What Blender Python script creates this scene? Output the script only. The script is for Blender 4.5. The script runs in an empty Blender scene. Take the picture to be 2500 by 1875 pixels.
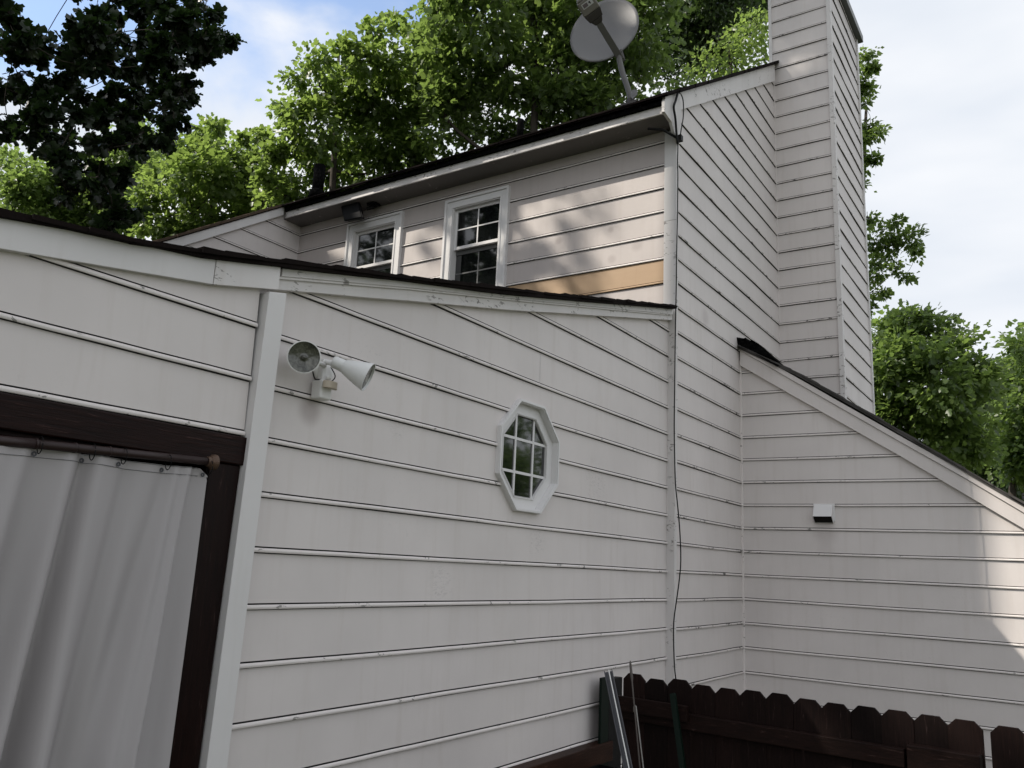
import bpy, bmesh, math, random
import numpy as np
from mathutils import Vector, Matrix

# ------------------------------------------------------------------ measured data (metres, camera eye at the origin)
K={"M": [[0.553092, -0.202378, -0.808166], [-0.831803, -0.079606, -0.549334], [0.046838, 0.976067, -0.212367]], "lens": 29.304, "a": 3.1048, "b": 9.0883, "h": 10.6677, "D": 7.1946, "z0": -0.2351, "c": 3.0479, "l": 3.0457, "rakeL_bot": [[1.252, 0.984], [1.506, 1.027], [1.763, 1.064], [2.075, 1.114], [2.449, 1.207]], "rakeA_bot": [[2.485, 1.225], [2.54, 1.237], [3.418, 1.442], [4.51, 1.699], [6.585, 2.214], [6.993, 2.318]], "rakeA_mid": [[2.483, 1.285], [3.381, 1.509], [4.466, 1.764], [6.977, 2.368]], "rakeA_top": [[2.498, 1.346], [3.376, 1.555], [4.577, 1.831], [6.997, 2.438]], "shing": [[1.217, 1.106], [1.443, 1.14], [1.688, 1.168], [1.929, 1.219], [2.193, 1.276], [2.515, 1.357], [3.319, 1.539], [4.215, 1.755], [5.41, 2.047], [6.903, 2.423]], "shingbot": [[1.221, 1.084], [1.472, 1.132], [1.735, 1.171], [2.057, 1.217], [2.42, 1.305], [3.321, 1.523], [4.218, 1.721], [5.412, 2.018], [6.903, 2.398]], "rakeB_bot": [[3.026, 2.34], [2.379, 1.897], [1.481, 1.301], [0.7, 0.755], [0.399, 0.544]], "rakeB_top": [[3.045, 2.527], [2.374, 2.071], [1.474, 1.451], [0.69, 0.92], [0.388, 0.696]], "shingB": [[3.027, 2.559], [2.361, 2.175], [1.632, 1.672], [0.982, 1.205], [0.381, 0.777]], "rakeC_bot": [[7.275, 4.627], [8.549, 5.453], [10.58, 6.773]], "rakeC_top": [[7.273, 4.789], [8.553, 5.647], [10.705, 7.067]], "ret": [[6.85, 4.54], [6.801, 4.446], [6.804, 4.334], [6.983, 4.327], [7.054, 4.247], [7.161, 4.215], [7.213, 4.411], [7.212, 4.582], [7.304, 4.646], [7.302, 4.837]], "cable": [[7.083, 2.975, 4.705], [7.032, 2.975, 4.592], [6.982, 2.975, 4.49], [7.025, 2.975, 4.386], [7.058, 2.975, 4.225], [7.079, 2.975, 4.164], [7.114, 2.985, 4.121], [7.106, 2.985, 3.941], [7.117, 2.985, 3.815], [7.112, 2.985, 3.424], [7.097, 2.985, 2.996], [7.091, 2.985, 2.663], [7.077, 2.985, 2.253], [7.071, 2.985, 1.934], [7.066, 2.985, 1.621], [7.061, 2.985, 1.314], [7.074, 2.985, 1.052], [7.096, 2.985, 0.794], [7.038, 2.94, 0.605], [7.096, 2.94, 0.356], [7.118, 2.94, 0.106], [7.082, 2.94, -0.071], [7.021, 2.94, -0.245], [6.969, 2.94, -0.415], [6.972, 2.94, -0.617], [6.992, 2.94, -0.785], [7.029, 2.94, -0.905], [7.066, 2.94, -1.024]], "cable2": [[7.092, 2.97, 4.704], [7.155, 2.97, 4.71], [7.199, 2.97, 4.655], [7.2, 2.97, 4.496], [7.159, 2.97, 4.362], [7.118, 2.97, 4.23]], "chx": 12.55, "chtop": [12.344, 2.2, 8.389], "oct": [[4.57, 1.089], [4.891, 1.091], [5.105, 0.868], [5.101, 0.576], [4.888, 0.349], [4.579, 0.351], [4.367, 0.557], [4.357, 0.872]], "octi": [[4.587, 1.065], [4.851, 1.061], [5.037, 0.858], [5.036, 0.572], [4.84, 0.377], [4.596, 0.373], [4.403, 0.576], [4.387, 0.866]], "octg": [[4.641, 0.988], [4.878, 0.999], [5.014, 0.828], [5.008, 0.609], [4.859, 0.451], [4.628, 0.443], [4.479, 0.596], [4.486, 0.842]], "curtop": [[1.36, 0.315], [1.477, 0.314], [1.663, 0.323], [1.771, 0.331], [1.976, 0.319], [2.076, 0.329], [2.147, 0.33]], "grom": [[1.469, 0.3], [1.658, 0.302], [1.782, 0.303], [1.97, 0.304], [2.163, 0.307]], "curedge": [[2.18, 0.29], [2.188, 0.268], [2.186, 0.062], [2.186, -0.233], [2.181, -0.481], [2.169, -0.788], [2.159, -0.826]], "rod": [[1.347, 0.334], [2.153, 0.364], [2.204, 0.364]], "dd": [0.716, 0.389, 0.579], "rr": [0.483, -0.876, -0.012], "uu": [-0.524, -0.252, 0.814], "dishC": [6.95, 3.763, 5.611], "mast": [[6.98, 3.593, 5.292], [6.98, 3.579, 5.186], [6.98, 3.537, 5.017], [6.98, 3.493, 4.888], [6.98, 3.456, 4.756], [6.98, 3.447, 4.662]], "lamp_eave": [[6.98, 7.53, 4.422], [6.98, 7.205, 4.408], [6.98, 7.112, 4.157], [6.98, 7.448, 4.175], [6.98, 7.231, 4.275]], "trees": {"t1": [[9.66, 10.08, 9.45, 0.22], [10.23, 10.0, 9.86, 0.23], [8.79, 10.54, 8.51, 0.2], [8.99, 11.17, 8.5, 0.14], [9.25, 10.19, 8.91, 0.2], [9.44, 10.04, 8.72, 0.34], [9.91, 9.7, 8.88, 0.38], [10.26, 9.44, 9.26, 0.31], [9.41, 11.04, 8.52, 0.35], [9.94, 10.84, 8.66, 0.48], [10.28, 10.3, 8.51, 0.51], [10.93, 10.07, 8.88, 0.48], [9.1, 11.26, 7.92, 0.27], [9.55, 12.19, 8.46, 0.12], [9.29, 10.89, 7.58, 0.45], [10.37, 11.2, 8.12, 0.57], [10.61, 10.43, 7.94, 0.55], [11.16, 10.09, 8.12, 0.52], [9.15, 11.45, 7.34, 0.27], [9.1, 11.7, 7.22, 0.17], [10.17, 12.1, 7.55, 0.41], [10.81, 11.91, 7.61, 0.5], [10.6, 10.66, 7.23, 0.47], [11.45, 10.51, 7.66, 0.49], [10.01, 12.54, 7.32, 0.25], [11.14, 9.98, 9.41, 0.41], [9.06, 11.79, 6.65, 0.12], [9.38, 11.57, 6.41, 0.3], [9.07, 11.8, 6.98, 0.2], [9.98, 12.75, 7.01, 0.23], [9.55, 11.5, 6.55, 0.3], [9.48, 12.37, 6.46, 0.19], [9.36, 12.93, 7.82, 0.07], [9.17, 12.15, 7.7, 0.08]], "t2": [[9.78, 8.47, 9.12, 0.52], [9.46, 7.34, 8.67, 0.55], [10.87, 7.32, 9.39, 0.6], [11.12, 6.46, 9.24, 0.59], [10.28, 8.45, 8.52, 0.59], [10.65, 7.64, 8.39, 0.58], [10.91, 6.79, 8.19, 0.57], [12.05, 6.45, 8.89, 0.61], [11.37, 5.48, 8.97, 0.58], [10.25, 8.63, 7.6, 0.5], [11.38, 8.48, 8.04, 0.61], [11.68, 7.58, 8.03, 0.53], [11.35, 6.29, 7.66, 0.42], [12.22, 5.88, 8.55, 0.45], [9.28, 7.66, 9.28, 0.57], [10.74, 7.46, 10.44, 0.7], [11.54, 6.48, 10.52, 0.71], [11.48, 5.24, 9.81, 0.6], [10.35, 7.59, 10.98, 0.71], [9.66, 5.82, 9.77, 0.63]], "t3": [[16.34, 7.03, 13.13, 0.72], [17.07, 6.49, 13.07, 0.73], [16.48, 5.59, 12.69, 0.6], [16.87, 6.83, 12.4, 0.62], [17.82, 6.26, 12.88, 0.53], [17.47, 5.31, 13.78, 0.64], [16.04, 7.3, 11.74, 0.49], [15.78, 5.81, 13.16, 0.8]], "t4": [[14.08, 4.46, 9.92, 0.29], [13.53, 4.67, 9.32, 0.36], [14.34, 4.27, 9.66, 0.33], [13.69, 5.21, 9.33, 0.28], [13.58, 4.15, 9.94, 0.23], [12.88, 5.45, 8.79, 0.19], [14.31, 4.78, 9.46, 0.25]], "t5": [[9.13, 13.7, 8.37, 0.09], [9.56, 14.94, 8.59, 0.11], [9.96, 13.34, 7.94, 0.09], [9.86, 14.75, 8.78, 0.18], [9.62, 14.21, 8.1, 0.28], [9.45, 14.65, 8.08, 0.23], [9.23, 15.13, 8.15, 0.24], [10.01, 14.09, 7.97, 0.31], [10.12, 13.54, 7.79, 0.16], [9.43, 13.96, 7.4, 0.43], [8.86, 14.18, 7.2, 0.42], [9.14, 15.47, 7.44, 0.36], [10.26, 13.98, 7.49, 0.4], [10.28, 13.44, 7.1, 0.26], [10.62, 14.94, 7.27, 0.55], [9.45, 14.51, 6.72, 0.52], [9.05, 15.14, 6.61, 0.48], [10.66, 13.6, 6.92, 0.26], [10.85, 14.34, 6.86, 0.45], [8.88, 15.51, 6.88, 0.27]], "t6": [[10.52, 18.97, 10.46, 0.22], [9.96, 17.9, 9.4, 0.37], [10.98, 18.9, 9.64, 0.36], [9.69, 17.39, 8.73, 0.51], [9.49, 17.94, 8.26, 0.61], [9.73, 19.52, 8.08, 0.65], [9.07, 19.72, 7.86, 0.59], [8.36, 19.64, 7.96, 0.43], [8.31, 19.67, 7.24, 0.63], [10.51, 19.11, 8.31, 0.65], [10.08, 19.07, 7.49, 0.64], [8.35, 20.41, 8.55, 0.33], [8.87, 19.52, 8.46, 0.32], [9.51, 19.84, 7.42, 0.65]], "t7": [[15.5, 2.69, 10.08, 0.17], [16.12, 2.72, 10.09, 0.14], [15.97, 2.61, 9.86, 0.11], [16.22, 2.83, 9.81, 0.14], [16.5, 2.83, 9.73, 0.08], [16.31, 2.87, 9.37, 0.05], [16.48, 2.8, 9.03, 0.16], [16.31, 2.63, 8.7, 0.12], [16.48, 2.87, 8.64, 0.12], [16.79, 2.86, 8.42, 0.14], [16.97, 3.02, 8.32, 0.09], [17.46, 3.11, 7.44, 0.2], [17.33, 2.77, 7.05, 0.21], [17.14, 2.47, 6.97, 0.19], [17.41, 2.3, 6.82, 0.21], [17.95, 2.3, 6.75, 0.16], [17.35, 2.63, 6.68, 0.23], [17.46, 2.96, 6.78, 0.23], [17.95, 2.98, 6.5, 0.22], [17.39, 2.63, 6.17, 0.16], [17.87, 2.51, 6.2, 0.08], [17.97, 3.24, 6.37, 0.18], [17.59, 3.19, 5.79, 0.14], [17.9, 3.34, 5.55, 0.2], [16.22, 3.29, 9.95, 0.54], [16.18, 3.41, 8.78, 0.61], [16.86, 3.59, 8.03, 0.62], [17.57, 3.71, 6.77, 0.54], [17.92, 2.96, 5.99, 0.07]], "t8": [[20.76, 2.94, 5.9, 0.43], [21.1, 2.34, 5.72, 0.43], [20.75, 3.39, 5.65, 0.37], [20.38, 1.8, 5.0, 0.44], [19.68, 2.95, 4.67, 0.62], [19.39, 2.2, 4.27, 0.65], [20.31, 1.67, 4.42, 0.41], [20.23, 3.0, 3.75, 0.63], [20.61, 2.31, 3.59, 0.69], [20.16, 3.47, 4.54, 0.49], [20.51, 1.42, 4.81, 0.22], [20.48, 3.48, 3.63, 0.54], [20.55, 3.69, 5.33, 0.3], [21.12, 1.9, 3.19, 0.5], [20.25, 2.56, 5.92, 0.16]], "t9": [[24.03, 0.84, 5.77, 0.37], [25.42, 0.84, 5.42, 0.55], [25.49, 1.16, 4.96, 0.42], [24.64, 0.88, 4.4, 0.53], [24.78, 1.03, 3.69, 0.53], [24.44, 0.68, 6.39, 0.24], [25.29, 0.5, 5.04, 0.84], [25.11, 1.17, 3.21, 0.47], [24.67, 0.6, 3.45, 0.7]], "t10": [[30.22, 2.19, 5.6, 0.65], [28.16, 1.77, 4.46, 0.67], [29.96, 2.47, 4.51, 0.71], [30.44, 1.86, 3.9, 0.65], [29.57, 2.91, 4.08, 0.56], [28.51, 1.81, 5.9, 0.41], [28.77, 2.19, 3.7, 0.54], [30.56, 1.8, 3.26, 0.5]]}, "near": [[2.74, 7.24, 4.38, 0.08], [2.79, 7.01, 4.11, 0.14], [3.06, 7.81, 4.31, 0.18], [3.39, 8.12, 4.61, 0.17], [3.3, 7.48, 4.54, 0.11], [3.46, 7.53, 4.59, 0.12], [3.14, 6.69, 4.35, 0.1], [3.47, 7.3, 4.95, 0.15], [3.94, 7.84, 5.47, 0.2], [4.07, 7.58, 5.41, 0.2], [4.11, 7.28, 5.37, 0.17], [3.32, 6.82, 4.37, 0.15], [4.05, 7.86, 5.19, 0.19], [4.18, 7.7, 5.19, 0.18], [3.71, 6.59, 4.63, 0.14], [4.17, 7.07, 5.26, 0.11], [3.71, 6.36, 4.42, 0.1], [3.83, 6.37, 4.66, 0.07], [4.08, 6.66, 4.77, 0.07], [4.02, 6.36, 4.67, 0.05], [4.62, 7.12, 5.28, 0.04], [4.73, 7.14, 5.36, 0.03], [4.18, 6.71, 4.71, 0.05], [4.23, 6.67, 4.62, 0.03], [3.87, 6.48, 4.45, 0.06], [3.29, 6.91, 4.16, 0.15], [3.9, 7.77, 4.74, 0.18], [3.97, 7.48, 4.71, 0.16], [3.66, 6.58, 4.26, 0.11], [3.46, 7.65, 4.36, 0.18], [3.3, 7.68, 4.11, 0.18], [3.45, 8.49, 4.39, 0.19], [3.8, 7.99, 4.48, 0.19], [3.88, 7.71, 4.41, 0.17], [4.0, 7.52, 4.42, 0.14], [4.44, 7.99, 4.85, 0.12], [4.58, 7.93, 4.98, 0.09], [4.19, 6.94, 4.34, 0.06], [4.16, 6.73, 4.31, 0.04], [4.67, 7.6, 4.66, 0.08], [3.99, 6.63, 3.92, 0.06], [4.16, 7.1, 4.2, 0.06], [3.22, 7.16, 3.71, 0.15], [3.27, 7.68, 3.76, 0.15], [3.38, 7.1, 3.7, 0.15], [3.71, 7.35, 3.89, 0.14], [4.23, 7.99, 4.38, 0.1], [4.43, 8.06, 4.57, 0.08], [4.62, 7.76, 4.42, 0.03], [3.57, 8.07, 3.82, 0.1], [3.8, 8.06, 3.89, 0.13], [3.78, 7.57, 3.71, 0.11], [3.75, 7.18, 3.61, 0.1], [4.07, 7.5, 3.89, 0.07], [4.42, 7.87, 4.18, 0.06], [3.96, 6.77, 3.69, 0.04], [3.3, 7.22, 3.27, 0.06], [4.05, 8.33, 3.8, 0.09], [3.85, 7.51, 3.45, 0.08], [4.3, 8.04, 3.81, 0.06], [4.2, 8.27, 3.59, 0.06], [4.5, 8.51, 3.72, 0.05], [4.13, 7.7, 3.22, 0.04], [4.16, 7.63, 3.11, 0.03], [4.58, 8.24, 3.58, 0.03], [4.02, 8.44, 3.56, 0.06], [3.37, 8.32, 3.9, 0.09], [3.19, 8.51, 4.39, 0.24], [3.0, 8.09, 4.59, 0.14], [3.9, 7.75, 5.68, 0.29], [3.7, 6.64, 5.15, 0.19], [3.42, 7.7, 5.29, 0.14], [4.44, 7.36, 5.77, 0.1], [4.07, 6.5, 5.06, 0.03]], "E": [8.513]}
Z0 = K['z0']; EXP = 0.25
PA, PB, PH, PD, PC, PL = K['a'], K['b'], K['h'], K['D'], K['c'], K['l']
GROUND = -2.42
col = bpy.context.scene.collection

# ------------------------------------------------------------------ camera
scene = bpy.context.scene
cam_data = bpy.data.cameras.new('camera'); cam = bpy.data.objects.new('camera', cam_data); col.objects.link(cam)
cam_data.sensor_width = 36; cam_data.lens = K['lens']; cam_data.clip_start = 0.05; cam_data.clip_end = 600
cam.matrix_world = Matrix(K['M']).to_4x4()
scene.camera = cam
scene.render.resolution_x, scene.render.resolution_y = 1024, 768

# ------------------------------------------------------------------ world, sun, exposure
SUN_AZ = math.atan2(-1.893, 2.165)          # from +Y towards +X
SUN_EL = math.radians(42.6)
world = bpy.data.worlds.new('World'); scene.world = world; world.use_nodes = True
wn, wl = world.node_tree.nodes, world.node_tree.links
bg = wn['Background']
sky = wn.new('ShaderNodeTexSky'); sky.sky_type = 'NISHITA'; sky.sun_disc = False
sky.sun_elevation = SUN_EL; sky.sun_rotation = SUN_AZ; sky.air_density = 1.0; sky.dust_density = 0.6; sky.ozone_density = 1.6
tc = wn.new('ShaderNodeTexCoord')
nz = wn.new('ShaderNodeTexNoise'); nz.inputs['Scale'].default_value = 3.1; nz.inputs['Detail'].default_value = 7; nz.inputs['Roughness'].default_value = 0.5; nz.inputs['Distortion'].default_value = 0.35
mp = wn.new('ShaderNodeMapping'); mp.inputs['Scale'].default_value = (1.0, 1.0, 1.5); mp.inputs['Location'].default_value = (0.35, 0.2, 0.1)
wl.new(tc.outputs['Generated'], mp.inputs['Vector']); wl.new(mp.outputs['Vector'], nz.inputs['Vector'])
def wmath(op, a, b_=0.0, c_=0.0):
    m_ = wn.new('ShaderNodeMath'); m_.operation = op
    for v_, k_ in ((a, 0), (b_, 1), (c_, 2)):
        if hasattr(v_, 'is_linked'): wl.new(v_, m_.inputs[k_])
        else: m_.inputs[k_].default_value = v_
    return m_.outputs[0]
sp = wn.new('ShaderNodeSeparateXYZ'); wl.new(tc.outputs['Generated'], sp.inputs[0])
band_ = wmath('MULTIPLY', wmath('ABSOLUTE', wmath('SUBTRACT', sp.outputs[2], 0.66)), 5.0)      # a belt of open sky half way up
side_ = wmath('MULTIPLY', wmath('SUBTRACT', sp.outputs[0], sp.outputs[1]), 0.6)                 # clouding over to the right
side_ = wmath('ADD', side_, wmath('MULTIPLY', wmath('MAXIMUM', wmath('MULTIPLY', sp.outputs[0], -1.0), 0.0), 1.6))   # unseen white cloud added on the left to brighten walls facing it
nn_ = wmath('MULTIPLY_ADD', nz.outputs['Fac'], 2.1, -1.05)
m2 = wn.new('ShaderNodeMath'); m2.operation = 'ADD'; wl.new(wmath('ADD', band_, side_), m2.inputs[0]); wl.new(nn_, m2.inputs[1])
mr = wn.new('ShaderNodeMapRange'); mr.interpolation_type = 'SMOOTHSTEP'
mr.inputs['To Min'].default_value = 0.14; mr.inputs['From Min'].default_value = 0.34; mr.inputs['From Max'].default_value = 0.78
wl.new(m2.outputs[0], mr.inputs['Value'])
# thin streaks inside the cloud sheet
nz2 = wn.new('ShaderNodeTexNoise'); nz2.inputs['Scale'].default_value = 2.2; nz2.inputs['Detail'].default_value = 4
mp2 = wn.new('ShaderNodeMapping'); mp2.inputs['Scale'].default_value = (1, 1, 3.4); mp2.inputs['Rotation'].default_value = (0.5, 0.3, 0)
wl.new(tc.outputs['Generated'], mp2.inputs['Vector']); wl.new(mp2.outputs['Vector'], nz2.inputs['Vector'])
cr_ = wn.new('ShaderNodeValToRGB'); cr_.color_ramp.elements[0].position = 0.36; cr_.color_ramp.elements[1].position = 0.62
cr_.color_ramp.elements[0].color = (4.3, 4.6, 5.05, 1); cr_.color_ramp.elements[1].color = (5.35, 5.45, 5.65, 1)
wl.new(nz2.outputs['Fac'], cr_.inputs['Fac'])
mx = wn.new('ShaderNodeMix'); mx.data_type = 'RGBA'
bright = wn.new('ShaderNodeVectorMath'); bright.operation = 'SCALE'; bright.inputs['Scale'].default_value = 1.45
wl.new(sky.outputs[0], bright.inputs[0])
wl.new(mr.outputs[0], mx.inputs[0]); wl.new(bright.outputs[0], mx.inputs[6]); wl.new(cr_.outputs[0], mx.inputs[7])
wl.new(mx.outputs[2], bg.inputs['Color']); bg.inputs['Strength'].default_value = 0.15

sun_d = bpy.data.lights.new('sun', 'SUN'); sun_d.energy = 4.1; sun_d.angle = math.radians(0.53); sun_d.color = (1.0, 0.93, 0.82)
sun = bpy.data.objects.new('sun', sun_d); col.objects.link(sun)
to_sun = Vector((math.sin(SUN_AZ) * math.cos(SUN_EL), math.cos(SUN_AZ) * math.cos(SUN_EL), math.sin(SUN_EL)))
sun.rotation_euler = to_sun.to_track_quat('Z', 'Y').to_euler(); sun.location = to_sun * 60
scene.view_settings.view_transform = 'Standard'; scene.view_settings.look = 'None'
scene.view_settings.exposure = 0.28; scene.view_settings.gamma = 1.0

# ------------------------------------------------------------------ materials
class NT:
    def __init__(s, name):
        s.m = bpy.data.materials.new(name); s.m.use_nodes = True
        s.n, s.l = s.m.node_tree.nodes, s.m.node_tree.links
        s.b = s.n['Principled BSDF']; s.out = s.n['Material Output']
        s.tc = s.n.new('ShaderNodeTexCoord')
    def map(s, scale=(1, 1, 1), rot=(0, 0, 0)):
        m = s.n.new('ShaderNodeMapping'); m.inputs['Scale'].default_value = scale; m.inputs['Rotation'].default_value = rot
        s.l.new(s.tc.outputs['Object'], m.inputs['Vector']); return m.outputs[0]
    def noise(s, vec, scale, detail=4, rough=0.5, dist=0):
        t = s.n.new('ShaderNodeTexNoise'); t.inputs['Scale'].default_value = scale; t.inputs['Detail'].default_value = detail
        t.inputs['Roughness'].default_value = rough; t.inputs['Distortion'].default_value = dist
        s.l.new(vec, t.inputs['Vector']); return t.outputs['Fac']
    def ramp(s, fac, stops, interp='LINEAR'):
        r = s.n.new('ShaderNodeValToRGB'); cr = r.color_ramp; cr.interpolation = interp
        while len(cr.elements) < len(stops): cr.elements.new(0.5)
        for e, (p, c) in zip(cr.elements, stops):
            e.position = p; e.color = tuple(c) + (1,) if len(c) == 3 else c
        s.l.new(fac, r.inputs['Fac']); return r.outputs['Color']
    def mix(s, fac, a, b, mode='MIX'):
        m = s.n.new('ShaderNodeMix'); m.data_type = 'RGBA'; m.blend_type = mode
        for v, i in ((fac, 0), (a, 6), (b, 7)):
            if hasattr(v, 'links') or hasattr(v, 'is_linked'): s.l.new(v, m.inputs[i])
            else: m.inputs[i].default_value = v if i == 0 else tuple(v) + (1,)
        return m.outputs[2]
    def math(s, op, a, b=0.0, c=0.0):
        m = s.n.new('ShaderNodeMath'); m.operation = op
        for v, i in ((a, 0), (b, 1), (c, 2)):
            if hasattr(v, 'is_linked'): s.l.new(v, m.inputs[i])
            else: m.inputs[i].default_value = v
        return m.outputs[0]
    def bump(s, h, strength=0.3, dist=0.01):
        b = s.n.new('ShaderNodeBump'); b.inputs['Strength'].default_value = strength; b.inputs['Distance'].default_value = dist
        s.l.new(h, b.inputs['Height']); s.l.new(b.outputs[0], s.b.inputs['Normal'])
    def base(s, v):
        if hasattr(v, 'is_linked'): s.l.new(v, s.b.inputs['Base Color'])
        else: s.b.inputs['Base Color'].default_value = tuple(v) + (1,)
    def rough(s, v): s.b.inputs['Roughness'].default_value = v

def g(v): return (v, v, v)
def paint(name, c, dirt=0.25, chips=0.0, rough=0.55, chipcol=(0.16, 0.15, 0.14), streak=True, scuffs=(), dark_spots=()):
    t = NT(name); v = t.map()
    big = t.noise(v, 1.3, 5, 0.6)
    colr = t.mix(t.ramp(big, [(0.3, g(0)), (0.75, g(1))]), c, [x * (1 - 0.10 * dirt / 0.25) for x in c])
    if streak:
        st = t.noise(t.map((9, 9, 0.7)), 1.6, 4, 0.6)
        colr = t.mix(t.ramp(st, [(0.52, g(0)), (0.78, g(0.42 * dirt / 0.25))]), colr, [c[0] * .82, c[1] * .80, c[2] * .77])
    # small dark scuffs gathered in a few areas
    fine = t.noise(v, 42, 6, 0.72, 0.4)
    area = t.noise(v, 0.9, 3, 0.5)
    sc = t.math('MULTIPLY', t.ramp(fine, [(0.575, g(0)), (0.63, g(1))]), t.ramp(area, [(0.56, g(0)), (0.72, g(0.45))]))
    colr = t.mix(sc, colr, [x * .72 for x in c])
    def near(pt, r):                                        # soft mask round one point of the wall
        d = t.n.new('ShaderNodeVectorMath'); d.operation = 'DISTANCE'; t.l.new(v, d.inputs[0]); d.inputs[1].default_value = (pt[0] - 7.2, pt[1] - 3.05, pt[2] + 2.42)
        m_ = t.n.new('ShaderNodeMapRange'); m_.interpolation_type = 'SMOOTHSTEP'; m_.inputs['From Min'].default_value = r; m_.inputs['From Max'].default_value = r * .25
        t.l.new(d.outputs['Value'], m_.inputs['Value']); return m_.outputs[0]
    if scuffs:
        acc = None
        for pt in scuffs:
            m_ = near(pt[:3], pt[3]); acc = m_ if acc is None else t.math('MAXIMUM', acc, m_)
        sn = t.noise(t.map((1, 1, 2.6)), 26, 8, 0.78, 0.9)
        colr = t.mix(t.math('MULTIPLY', acc, t.ramp(sn, [(0.50, g(0)), (0.68, g(.7))])), colr, [x * .55 for x in c])
    for pt in dark_spots:
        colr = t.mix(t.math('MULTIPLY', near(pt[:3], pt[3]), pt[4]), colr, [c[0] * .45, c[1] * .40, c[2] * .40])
    if chips > 0:
        cn = t.noise(t.map((1, 1, 2.2)), 17, 8, 0.62, 0.6)
        ca = t.noise(v, 3.0, 3, 0.5)
        th = 0.64 - 0.08 * chips
        ch = t.math('MULTIPLY', t.ramp(cn, [(th, g(0)), (th + 0.015, g(1))]), t.ramp(ca, [(0.50, g(0)), (0.56, g(1))]))
        cc = t.mix(t.noise(v, 60, 3), chipcol, [x * 2.2 for x in chipcol])
        colr = t.mix(ch, colr, cc)
        t.bump(t.math('SUBTRACT', t.math('MULTIPLY', t.noise(v, 160, 3, 0.6), 0.25), ch), 0.35, 0.0025)
    else:
        t.bump(t.noise(v, 120, 4, 0.65), 0.10, 0.002)
    t.base(colr); t.rough(rough); return t.m

M = {}
M['wall'] = paint('wall_paint', (0.66, 0.613, 0.592), 0.30, 0.0, scuffs=[(3.92, 3.1, -.12, .17), (5.79, 3.1, .67, .24), (4.95, 3.1, .16, .16), (3.45, 3.1, .72, .10)], dark_spots=[(2.80, 3.1, .70, .10, .55), (9.08, 2.17, .48, .17, .28), (8.0, 3.04, 2.62, .14, .3), (9.08, 2.17, .30, .12, .15)])  # soft dark spots: below the floodlight, vent stains, grey wash on the gable
M['bead'] = paint('bead_paint', (0.725, 0.675, 0.65), 0.25, 0.5)
M['bead_worn'] = paint('worn_bead_paint', (0.69, 0.64, 0.615), 0.4, 1.2, chipcol=(0.06, 0.055, 0.05))
M['wall_d'] = paint('upper_wall_paint', (0.49, 0.44, 0.42), 0.3, 0.0, dark_spots=[(7.19, 4.37, 3.42, .06, .4), (7.19, 3.75, 3.43, .05, .45), (7.19, 3.45, 3.2, .09, .3), (7.19, 3.73, 3.1, .07, .35)])
M['trim'] = paint('trim_paint', (0.655, 0.635, 0.625), 0.22, 0.0)
M['trim_old'] = paint('peeling_trim_paint', (0.68, 0.65, 0.635), 0.35, 0.75)
M['window'] = paint('window_paint', (0.68, 0.665, 0.66), 0.08, 0.0, 0.4, streak=False)
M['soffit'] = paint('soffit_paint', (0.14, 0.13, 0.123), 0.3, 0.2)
t = NT('bare_board'); v = t.map((1, 1, 6)); cc = t.mix(t.noise(v, 2.0, 6, 0.6), (0.36, 0.235, 0.135), (0.44, 0.30, 0.18))
cc = t.mix(t.ramp(t.noise(t.map((6, 6, .8)), 2.2, 5, 0.6), [(0.58, g(0)), (0.75, g(0.6))]), cc, (0.33, 0.20, 0.11)); t.base(cc); t.rough(0.6); M['bare'] = t.m
t = NT('seam_dirt_shade'); t.base((0.014, 0.012, 0.011)); t.rough(0.9); M['gap'] = t.m  # seam dirt, with the shade under each bead painted in near black
def shingle_mat(name, a, b):
    t = NT(name); v = t.map(); n1 = t.noise(v, 90, 4, 0.7); n2 = t.noise(v, 5, 4, 0.6)
    t.base(t.mix(n2, t.mix(n1, a, b), [x * .6 for x in a])); t.rough(0.95); t.b.inputs['Specular IOR Level'].default_value = .1; t.bump(n1, 0.6, 0.004); return t.m
M['shingle'] = shingle_mat('dark_shingle', (0.006, 0.0042, 0.0038), (0.020, 0.013, 0.0115))
M['shingle_e'] = shingle_mat('brown_shingle', (0.07, 0.05, 0.036), (0.14, 0.105, 0.08))
M['shingle_g'] = shingle_mat('grey_shingle', (0.07, 0.066, 0.063), (0.15, 0.14, 0.135))
t = NT('tar_felt'); v = t.map(); t.base(t.mix(t.ramp(t.noise(v, 30, 5, .7), [(.5, g(0)), (.6, g(1))]), (0.002, 0.002, 0.0022), (0.009, 0.009, 0.009))); t.rough(1.0); t.b.inputs['Specular IOR Level'].default_value = .04; t.bump(t.noise(v, 25, 4), .5, .01); M['tar'] = t.m
def wood(name, a, b, scale=(1, 1, 14), rough=0.55, bump=0.5, spec=.12):
    t = NT(name); v = t.map(scale)
    n = t.noise(v, 3.2, 8, 0.66, 0.7); n2 = t.noise(t.map(), 2.2, 3)
    c = t.mix(t.ramp(n, [(0.3, g(0)), (0.7, g(1))]), a, b)
    c = t.mix(t.ramp(n, [(0.63, g(0)), (0.68, g(0.8))]), c, [min(1, x * 2.4 + 0.02) for x in b])
    c = t.mix(t.ramp(n2, [(0.4, g(0)), (0.7, g(.45))]), c, [x * 0.5 for x in a])
    t.base(c); t.rough(rough); t.b.inputs['Specular IOR Level'].default_value = spec; t.bump(n, bump, 0.004); return t.m
M['brownH'] = wood('brown_beam_wood', (0.0045, 0.0013, 0.0010), (0.016, 0.0048, 0.0032), (2.0, 14, 30), 0.38)
M['brownV'] = wood('brown_jamb_wood', (0.0045, 0.0014, 0.0011), (0.012, 0.0038, 0.0027), (26, 26, 1.8), 0.42)
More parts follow.
